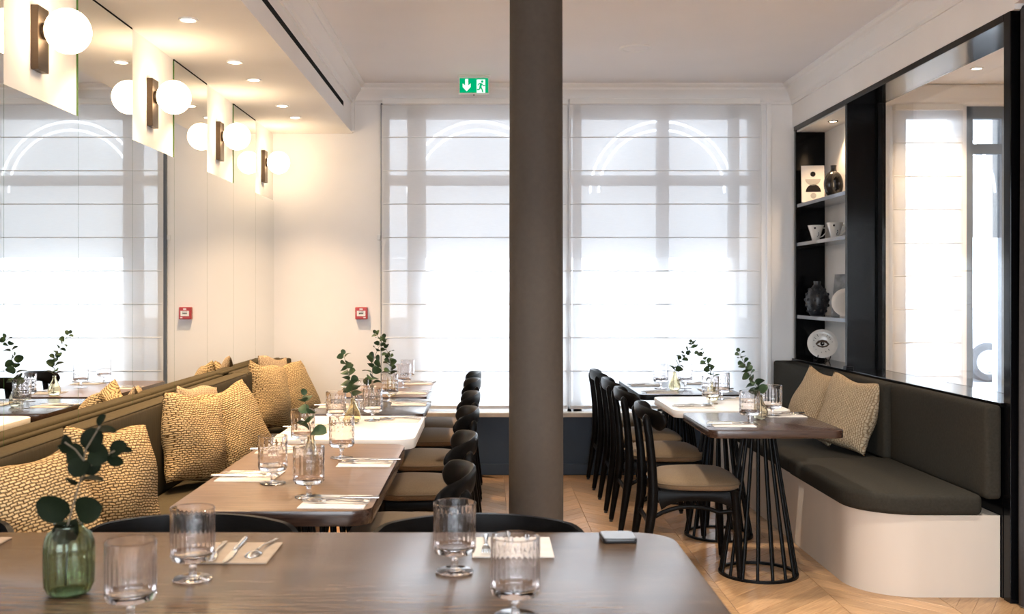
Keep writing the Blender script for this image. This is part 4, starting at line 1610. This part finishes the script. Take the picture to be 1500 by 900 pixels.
def sprig(label, pts, n, size, seed, m='leaf_green', side_twigs=0, thick=0.0016):
    """curved stem through pts (world) with pairs of round leaves"""
    rnd = random.Random(seed)
    base = Vector(pts[0])
    r = thing('eucalyptus_sprig', label, 'sprig', base, 0, 'eucalyptus sprigs')
    P = [Vector(p) - base for p in pts]

    def curve(t):
        k = len(P) - 1
        f = min(k - 1e-6, t * k)
        i = int(f)
        u = f - i
        p0 = P[max(0, i - 1)]
        p1, p2 = P[i], P[i + 1]
        p3 = P[min(k, i + 2)]
        return 0.5 * ((2 * p1) + (p2 - p0) * u + (2 * p0 - 5 * p1 + 4 * p2 - p3) * u * u + (3 * p1 - p0 - 3 * p2 + p3) * u ** 3)
    cp = [curve(i / 16) for i in range(17)]
    MB().sweep(cp, [(thick * (1.3 - 0.8 * i / 16),) * 2 for i in range(17)], n=6).build('stem', 'stem_brown', r, smooth=1.0)
    for k in range(n):
        t = 0.34 + 0.66 * (k + 0.2) / n
        p = curve(min(1, t))
        tg = (curve(min(1, t + 0.03)) - curve(max(0, t - 0.03))).normalized()
        side = tg.cross(Vector((0.2, 1, 0.1))).normalized()
        oth = tg.cross(side).normalized()
        ang0 = k * PI / 2 * 0.92 + rnd.uniform(-0.3, 0.3)
        sz = size * (1.08 - 0.52 * k / n) * rnd.uniform(0.85, 1.12)
        for s in (0, 1):
            a = ang0 + s * PI
            out = side * math.cos(a) + oth * math.sin(a)
            d = (out + tg * rnd.uniform(0.0, 0.9) + Vector((0, 0, rnd.uniform(-0.3, 0.3)))).normalized()
            nrm = d.cross(tg.cross(d)).normalized()
            roll = rnd.uniform(-1.1, 1.1)
            xa = d.cross(tg).normalized()
            za = xa.cross(d).normalized()
            xa, za = xa * math.cos(roll) + za * math.sin(roll), za * math.cos(roll) - xa * math.sin(roll)
            M = Matrix((xa * sz, d * sz, za * sz)).transposed().to_4x4()
            M.translation = p + d * 0.004
            o = put('leaf', LEAF[m], r)
            o.matrix_local = M
    # young leaf at the tip
    p, tg = curve(1), (curve(1) - curve(0.95)).normalized()
    xa = tg.cross(Vector((0, 1, 0.2))).normalized()
    za = xa.cross(tg)
    M = Matrix((xa * size * 0.45, tg * size * 0.5, za * size * 0.45)).transposed().to_4x4()
    M.translation = p
    o = put('leaf', LEAF[m], r)
    o.matrix_local = M
    return r


def from_vase(x, y, h, dx, dz, sway=0.0, dy=0.0, z=0.7505):
    """stem points from the vase bottom, through its neck, to the tip"""
    return [(x - dx * 0.06, y, z + 0.012), (x, y, z + h), (x + dx * 0.45 + sway, y + dy * 0.5, z + h + dz * 0.5), (x + dx, y + dy, z + h + dz)]


vase(-0.876, 2.150, 'green', 'ribbed green glass vase on the foreground table at left')


def placed_sprig(label, stems, leaves, y, m):
    """stems and leaves given by hand: (x, z) in metres on the sprig's own upright plane, leaf = base, tip, width, turn, dy"""
    base = Vector((stems[0][0][0], y, stems[0][0][1]))
    r = thing('eucalyptus_sprig', label, 'sprig', base, 0, 'eucalyptus sprigs')
    for st_ in stems:
        pts = [Vector((a, y + 0.006 * math.sin(40 * b), b)) - base for a, b in st_]
        MB().sweep(pts, 0.0018, n=6).build('stem', 'stem_brown', r, smooth=1.0)
    for (ax, az), (bx, bz), wd, turn, dy in leaves:
        p = Vector((ax, y, az)) - base
        v = Vector((bx - ax, dy, bz - az))
        L = v.length
        d = v / L
        za = Vector((0, -1, 0.25))
        za = (za - d * za.dot(d)).normalized()
        xa = d.cross(za)
        xa, za = xa * math.cos(turn) + za * math.sin(turn), za * math.cos(turn) - xa * math.sin(turn)
        M = Matrix((xa * wd, d * L, za * L * 0.7)).transposed().to_4x4()
        M.translation = p
        o = put('leaf', LEAF[m], r)
        o.matrix_local = M
    return r


placed_sprig('eucalyptus sprig with backlit shade in its colour, in the green vase, in front of the gold pillow',
             [[(-0.882, 0.768), (-0.875, 0.90), (-0.855, 0.985), (-0.838, 1.055), (-0.810, 1.105)],
              [(-0.855, 0.985), (-0.825, 1.025), (-0.778, 1.052)],
              [(-0.842, 1.03), (-0.860, 1.055), (-0.882, 1.07)]],
             [((-0.872, 0.922), (-0.938, 0.945), 0.062, 0.35, -0.02), ((-0.862, 0.925), (-0.800, 0.937), 0.060, -0.3, -0.02),
              ((-0.874, 0.902), (-0.885, 0.862), 0.050, 0.2, -0.03), ((-0.872, 0.905), (-0.852, 0.872), 0.046, -0.3, -0.03),
              ((-0.856, 0.986), (-0.892, 0.995), 0.030, 1.15, 0.01), ((-0.856, 0.986), (-0.802, 0.992), 0.034, 1.2, 0.0),
              ((-0.842, 1.040), (-0.884, 1.045), 0.056, 0.3, 0.0), ((-0.845, 1.035), (-0.858, 1.000), 0.048, 0.0, -0.02),
              ((-0.868, 1.058), (-0.895, 1.078), 0.036, 0.5, 0.01), ((-0.876, 1.060), (-0.903, 1.052), 0.024, 0.6, 0.01),
              ((-0.838, 1.050), (-0.812, 1.098), 0.054, 0.1, 0.0), ((-0.828, 1.058), (-0.795, 1.030), 0.052, -0.2, -0.01),
              ((-0.835, 1.035), (-0.822, 1.000), 0.040, 0.4, 0.0), ((-0.822, 1.095), (-0.775, 1.092), 0.030, 1.0, 0.0),
              ((-0.815, 1.104), (-0.800, 1.128), 0.022, 0.4, 0.0), ((-0.790, 1.045), (-0.755, 1.066), 0.040, 0.4, 0.0),
              ((-0.795, 1.042), (-0.762, 1.024), 0.032, -0.6, 0.0), ((-0.778, 1.052), (-0.742, 1.052), 0.020, 0.6, 0.0)], 2.15, 'leaf_backlit')
vase(-0.585, 3.420, 'bottle', 'clear bottle-shaped vase on the first left table')
sprig('drooping eucalyptus sprig in the bottle vase on the first left table', [(-0.582, 3.42, 0.766), (-0.585, 3.42, 0.905), (-0.595, 3.42, 0.97), (-0.605, 3.41, 1.04)], 4, 0.050, 13)
vase(-0.645, 4.965, 'amber', 'amber drop-shaped vase on the left white table')
sprig('eucalyptus sprig in the amber vase on the left white table', from_vase(-0.645, 4.965, 0.12, -0.045, 0.21, 0.0), 8, 0.056, 14)
vase(-0.630, 5.660, 'drop', 'smoky drop-shaped vase on the left grey-brown table')
sprig('eucalyptus sprig in the smoky vase on the left grey-brown table', from_vase(-0.63, 5.66, 0.12, 0.06, 0.26, -0.02), 9, 0.054, 15)
dup(STORE['vase_amber'], (-0.585, 6.27, 0.7505), 0.5, 'amber drop-shaped vase on the left end table by the window', 'bud vases')
sprig('tall eucalyptus sprig in the amber vase on the left end table', from_vase(-0.585, 6.27, 0.12, -0.09, 0.26, 0.03), 10, 0.052, 16)
dup(STORE['vase_drop'], (1.368, 5.11, 0.7505), 0.3, 'smoky drop-shaped vase on the nearest right table', 'bud vases')
sprig('eucalyptus sprig leaning left in the vase on the nearest right table', from_vase(1.368, 5.11, 0.12, -0.105, 0.215, -0.01), 10, 0.046, 17)
dup(STORE['vase_amber'], (1.322, 5.98, 0.7505), 0.3, 'amber drop-shaped vase on the right white table', 'bud vases')
sprig('eucalyptus sprig arching left in the vase on the right white table', from_vase(1.322, 5.98, 0.12, -0.12, 0.22, 0.015), 10, 0.044, 18)
dup(STORE['vase_amber'], (1.215, 6.60, 0.7505), 0.9, 'amber drop-shaped vase on the right end table by the window', 'bud vases')
sprig('eucalyptus sprig arching right in the vase on the right end table', from_vase(1.215, 6.60, 0.12, 0.115, 0.18, 0.0), 10, 0.044, 19)

# coaster / pager on the foreground table
cs = thing('table_pager', 'small flat black square with rounded corners at the right of the foreground table', 'device', (0.338, 2.625, 0.7505), 0.03)
MB().prism(round_rect(-0.044, 0.044, -0.044, 0.044, 0.012), 0, 0.011).build('body', 'black_plastic', cs, bevel=0.002, smooth=0.5)
MB().prism(round_rect(-0.041, 0.041, -0.041, 0.041, 0.011), 0.0112, 0.0124).build('sheen_cover', 'pager_sheen', cs, bevel=0.0005, bseg=1, smooth=0.5)


# ------------------------------------------------------------------ niche contents
def art_card():
    r = thing('art_card', 'cream card with stacked black and grey discs on the top niche shelf', 'picture', (2.405, 7.53, 2.0455), RAD(-12))
    r.rotation_euler = (RAD(-4), 0, RAD(-8))
    MB().box(-0.082, 0.082, -0.004, 0.004, 0, 0.272).build('card', 'paper', r, bevel=0.001, bseg=1)
    MB().prism(disc(0.0, 0.208, 0.019), -0.006, -0.004, 'y').build('printed_shape', 'ink_black', r)
    MB().prism(disc(0.0, 0.172, 0.055, 0.048, 20, PI, 2 * PI), -0.006, -0.004, 'y').build('printed_shape', 'ink_grey', r)
    MB().prism(disc(0.002, 0.076, 0.054, 0.056, 20, 0, PI), -0.006, -0.004, 'y').build('printed_shape', 'ink_black', r)
    MB().prism(disc(0.002, 0.048, 0.021), -0.0056, -0.004, 'y').build('printed_shape', 'ink_grey', r)


art_card()


def ring_vase():
    r = thing('ring_vase', 'dark glossy ring-shaped vase on the top niche shelf', 'vase', (2.450, 7.22, 2.0455), RAD(34))
    # torus standing upright, elongated, with a short neck
    b = MB()
    nu, nv = 40, 18
    vs, fs = [], []
    for i in range(nu):
        a = 2 * PI * i / nu
        cx, cz = 0.056 * math.cos(a), 0.098 + 0.070 * math.sin(a)
        nx, nz = math.cos(a), math.sin(a)
        rr = 0.028
        for j in range(nv):
            q = 2 * PI * j / nv
            vs.append((cx + rr * nx * math.cos(q), 0.034 * math.sin(q), cz + rr * nz * math.cos(q)))
    for i in range(nu):
        for j in range(nv):
            fs.append((i * nv + j, i * nv + (j + 1) % nv, ((i + 1) % nu) * nv + (j + 1) % nv, ((i + 1) % nu) * nv + j))
    b.add(vs, fs).build('body', 'gloss_ceramic', r, smooth=3.0)
    MB().lathe([(0.030, 0.165), (0.024, 0.188), (0.019, 0.205), (0.020, 0.226), (0.022, 0.232), (0.018, 0.232), (0.016, 0.205), (0.012, 0.18)], 28).build('neck', 'gloss_ceramic', r, smooth=1.0)
    MB().lathe([(0.0, 0.0), (0.030, 0.0), (0.034, 0.006), (0.026, 0.014), (0.0, 0.014)], 28).build('foot', 'gloss_ceramic', r, smooth=1.0)


ring_vase()


def cup_make():
    r = thing('tea_cup', '', 'cup')
    o = [(0, 0), (0.024, 0), (0.026, 0.004), (0.030, 0.030), (0.041, 0.066), (0.055, 0.110), (0.058, 0.117)]
    MB().lathe(vase_shell(o, 0.003, 0.006), 44).build('body', 'white_ceramic', r, smooth=0.9, weld=1e-5)
    MB().sweep([(0.050, 0, 0.098), (0.072, 0, 0.100), (0.082, 0, 0.085), (0.074, 0, 0.060), (0.052, 0, 0.038), (0.032, 0, 0.030)],
               [(0.004, 0.005)] * 6, n=8, up=(0, 1, 0)).build('handle', 'white_ceramic', r, smooth=1.0)
    mk = MB()
    mk2 = []
    # small printed marks: a square and a curl on the side facing the room
    for (a0, z0, w, h) in ((-2.25, 0.088, 0.16, 0.013), (-1.62, 0.055, 0.10, 0.009), (-1.55, 0.040, 0.10, 0.012), (-1.70, 0.032, 0.10, 0.007)):
        def pt(a, z, d=0.0009):
            rr = 0.030 + (z - 0.030) * (0.055 - 0.030) / 0.08 + d
            if 0.03 < z < 0.066:
                rr = 0.030 + (z - 0.030) * (0.011 / 0.036) + d
            elif z >= 0.066:
                rr = 0.041 + (z - 0.066) * (0.014 / 0.044) + d
            return (rr * math.cos(a), rr * math.sin(a), z)
        n = 5
        mk.grid(lambda u, v: pt(a0 + w * u * 1.6, z0 + h * v), n, 2)
    mk.build('printed_mark', 'ink_black', r, smooth=3.0)
    return r


first_or_dup(STORE, 'cup', cup_make, (2.415, 7.50, 1.7555), RAD(8), 'white tea cup with black marks on the niche shelf, left one', 'tea cups in the niche')
first_or_dup(STORE, 'cup', cup_make, (2.448, 7.19, 1.7555), RAD(8), 'white tea cup with black marks on the niche shelf, right one', 'tea cups in the niche')


def knob_vase():
    r = thing('knobbed_vase', 'matte black vase covered in small knobs on the lower niche shelf', 'vase', (2.425, 7.50, 1.2125))
    prof = [(0, 0), (0.045, 0), (0.052, 0.006), (0.070, 0.05), (0.082, 0.10), (0.080, 0.145), (0.060, 0.185), (0.034, 0.212), (0.024, 0.228), (0.026, 0.252), (0.020, 0.252), (0.018, 0.23), (0, 0.225)]
    MB().lathe(prof, 44).build('body', 'black_ceramic', r, smooth=1.0)
    sph = [(0.013 * math.sin(PI * i / 8), -0.013 * math.cos(PI * i / 8)) for i in range(9)]
    kme = MB().lathe(sph, 12).mesh('knob', 'black_ceramic', smooth=3.0, weld=1e-5)

    def rad_at(z):
        for (r0, z0), (r1, z1) in zip(prof[:-1], prof[1:]):
            if z0 <= z <= z1 and z1 > z0:
                return r0 + (r1 - r0) * (z - z0) / (z1 - z0)
        return 0.05
    for row, z in enumerate((0.035, 0.075, 0.115, 0.155, 0.190)):
        for i in range(9):
            a = 2 * PI * (i + 0.5 * (row % 2)) / 9
            rr = rad_at(z) - 0.002
            put('knob', kme, r, (rr * math.cos(a), rr * math.sin(a), z))


knob_vase()


def photo_card():
    r = thing('photo_card', 'grey photographic card leaning at the back of the lower niche shelf', 'picture', (2.505, 7.20, 1.2125))
    r.rotation_euler = (RAD(-7), 0, RAD(-62))
    MB().box(-0.10, 0.10, -0.004, 0.004, 0, 0.30).build('card', 'photo_grey', r, bevel=0.001, bseg=1)
    MB().prism([(-0.02, 0.0), (0.06, 0.0), (0.05, 0.09), (0.075, 0.15), (0.05, 0.21), (0.01, 0.17), (-0.05, 0.15), (-0.005, 0.11)], -0.0056, -0.004, 'y').build('printed_shape', 'paper', r)


photo_card()


def plate_thing(label, loc, rot, R=0.10, eye=True):
    r = thing('display_plate', label, 'plate', loc)
    r.rotation_euler = rot
    # plate stands upright: axis along -y, centre at origin
    prof = [(0, 0.0), (R * 0.55, 0.0), (R * 0.66, -0.006), (R * 0.98, -0.013), (R, -0.012), (R * 0.99, -0.009), (R * 0.66, -0.001), (R * 0.55, 0.005), (0, 0.005)]
    me = MB().lathe(prof, 56).mesh('dish', 'white_ceramic', smooth=1.0, weld=1e-5)
    d = put('dish', me, r, (0, 0, 0), (-PI / 2, 0, 0))
    if eye:
        f0, f1 = -0.0012, 0.0004
        MB().prism([(-0.048, 0.0), (-0.030, 0.022), (0.0, 0.031), (0.030, 0.023), (0.050, -0.004), (0.030, -0.022), (0.0, -0.029), (-0.030, -0.020)], f0, f1, 'y').build('painted_lid', 'ink_brown', r)
        MB().prism([(-0.036, -0.004), (-0.016, 0.010), (0.004, 0.013), (0.022, 0.008), (0.036, -0.006), (0.016, -0.015), (-0.012, -0.015)], f0 - 0.0006, f0, 'y').build('painted_white', 'white_ceramic', r)
        MB().prism(disc(0.0, 0.0, 0.0145), f0 - 0.0012, f0 - 0.0006, 'y').build('painted_iris', 'ink_black', r)
        MB().prism(disc(0.003, 0.005, 0.004), f0 - 0.0016, f0 - 0.0012, 'y').build('painted_glint', 'white_ceramic', r)
        ls = MB()
        for a, r0, r1 in ((2.45, 0.055, 0.080), (2.05, 0.058, 0.082), (2.75, 0.058, 0.070), (1.05, 0.060, 0.076), (0.75, 0.060, 0.074), (0.55, 0.062, 0.068), (0.2, 0.066, 0.072),
                          (5.5, 0.056, 0.072), (5.1, 0.058, 0.066), (4.6, 0.060, 0.066), (3.5, 0.060, 0.066), (3.9, 0.06, 0.065), (1.5, 0.064, 0.068)):
            c, s = math.cos(a), math.sin(a)
            w = 0.0016
            rm_ = (r0 + r1) / 2 / R
            yy = -0.0012 - (0.006 * min(1, max(0, (rm_ - 0.55) / 0.11)) + 0.007 * max(0, (rm_ - 0.66) / 0.32))
            ls.prism([(r0 * c - w * s, r0 * s + w * c), (r1 * c - w * s, r1 * s + w * c), (r1 * c + w * s, r1 * s - w * c), (r0 * c + w * s, r0 * s - w * c)], yy - 0.0008, 0.001, 'y')
        ls.build('painted_lash', 'ink_black', r)
    return r


plate_thing('white plate painted with an eye, standing on the niche ledge', (2.430, 7.40, 0.885 + 0.125), (RAD(-12), 0, RAD(-14)), 0.105)
st = thing('plate_stand', 'small black wire stand holding the eye plate', 'stand', (2.432, 7.405, 0.886))
for sx in (-0.045, 0.045):
    MB().sweep([(sx, -0.045, 0.045), (sx, -0.035, 0.024), (sx, -0.012, 0.004), (sx, 0.05, 0.004), (sx * 0.6, 0.075, 0.10)], 0.0035, n=8, up=(1, 0, 0)).build('prong', 'black_steel', st, smooth=1.0)
MB().sweep([(-0.045, 0.035, 0.004), (0.045, 0.035, 0.004)], 0.0035, n=8).build('cross_bar', 'black_steel', st, smooth=1.0)
plate_thing('white plate half hidden by the divider on the lower niche shelf', (2.450, 6.96, 1.2125 + 0.100), (RAD(-12), 0, RAD(-20)), 0.098, False)


# ------------------------------------------------------------------ street: parked car seen through the slim window
def car(x, y):
    r = thing('parked_car', 'white parked car outside, glimpsed through the slim clear window', 'car', (x, y, -0.10))
    side = [(-2.1, 0.30), (-2.15, 0.62), (-1.95, 0.82), (-1.15, 0.92), (-0.55, 1.38), (0.75, 1.42), (1.55, 0.98), (2.05, 0.90), (2.12, 0.55), (2.05, 0.28)]
    MB().prism(side, -0.85, 0.85, 'y').build('body', 'car_white', r, bevel=0.06, bseg=3, smooth=0.6)
    MB().prism([(-0.95, 0.96), (-0.48, 1.32), (0.10, 1.34), (0.10, 0.96)], -0.858, -0.84, 'y').build('side_window', 'car_window', r)
    MB().prism([(0.16, 0.96), (0.16, 1.34), (0.70, 1.35), (1.25, 1.0)], -0.858, -0.84, 'y').build('side_window', 'car_window', r)
    ty = MB().lathe([(0.20, -0.10), (0.30, -0.10), (0.325, -0.07), (0.325, 0.07), (0.30, 0.10), (0.20, 0.10)], 40, close=True).mesh('tyre', 'tyre', smooth=0.6)
    rm = MB()
    rm.lathe([(0.185, -0.06), (0.205, -0.06), (0.205, 0.09), (0.185, 0.09)], 40, close=True)
    for i in range(10):
        a = 2 * PI * i / 10
        rm.sweep([(0.02 * math.cos(a), 0.02 * math.sin(a), 0.07), (0.19 * math.cos(a), 0.19 * math.sin(a), 0.075)], 0.016, n=6)
    rm.lathe([(0, 0.06), (0.05, 0.06), (0.04, 0.09), (0, 0.09)], 16)
    rme = rm.mesh('rim', 'rim_grey', smooth=0.6)
    for wx in (-1.35, 1.30):
        for wy, rr in ((-0.80, PI / 2), (0.80, -PI / 2)):
            t = put('tyre', ty, r, (wx, wy, 0.325), (rr, 0, 0))
            put('rim', rme, t)
    return r


car(9.65, 17.8)
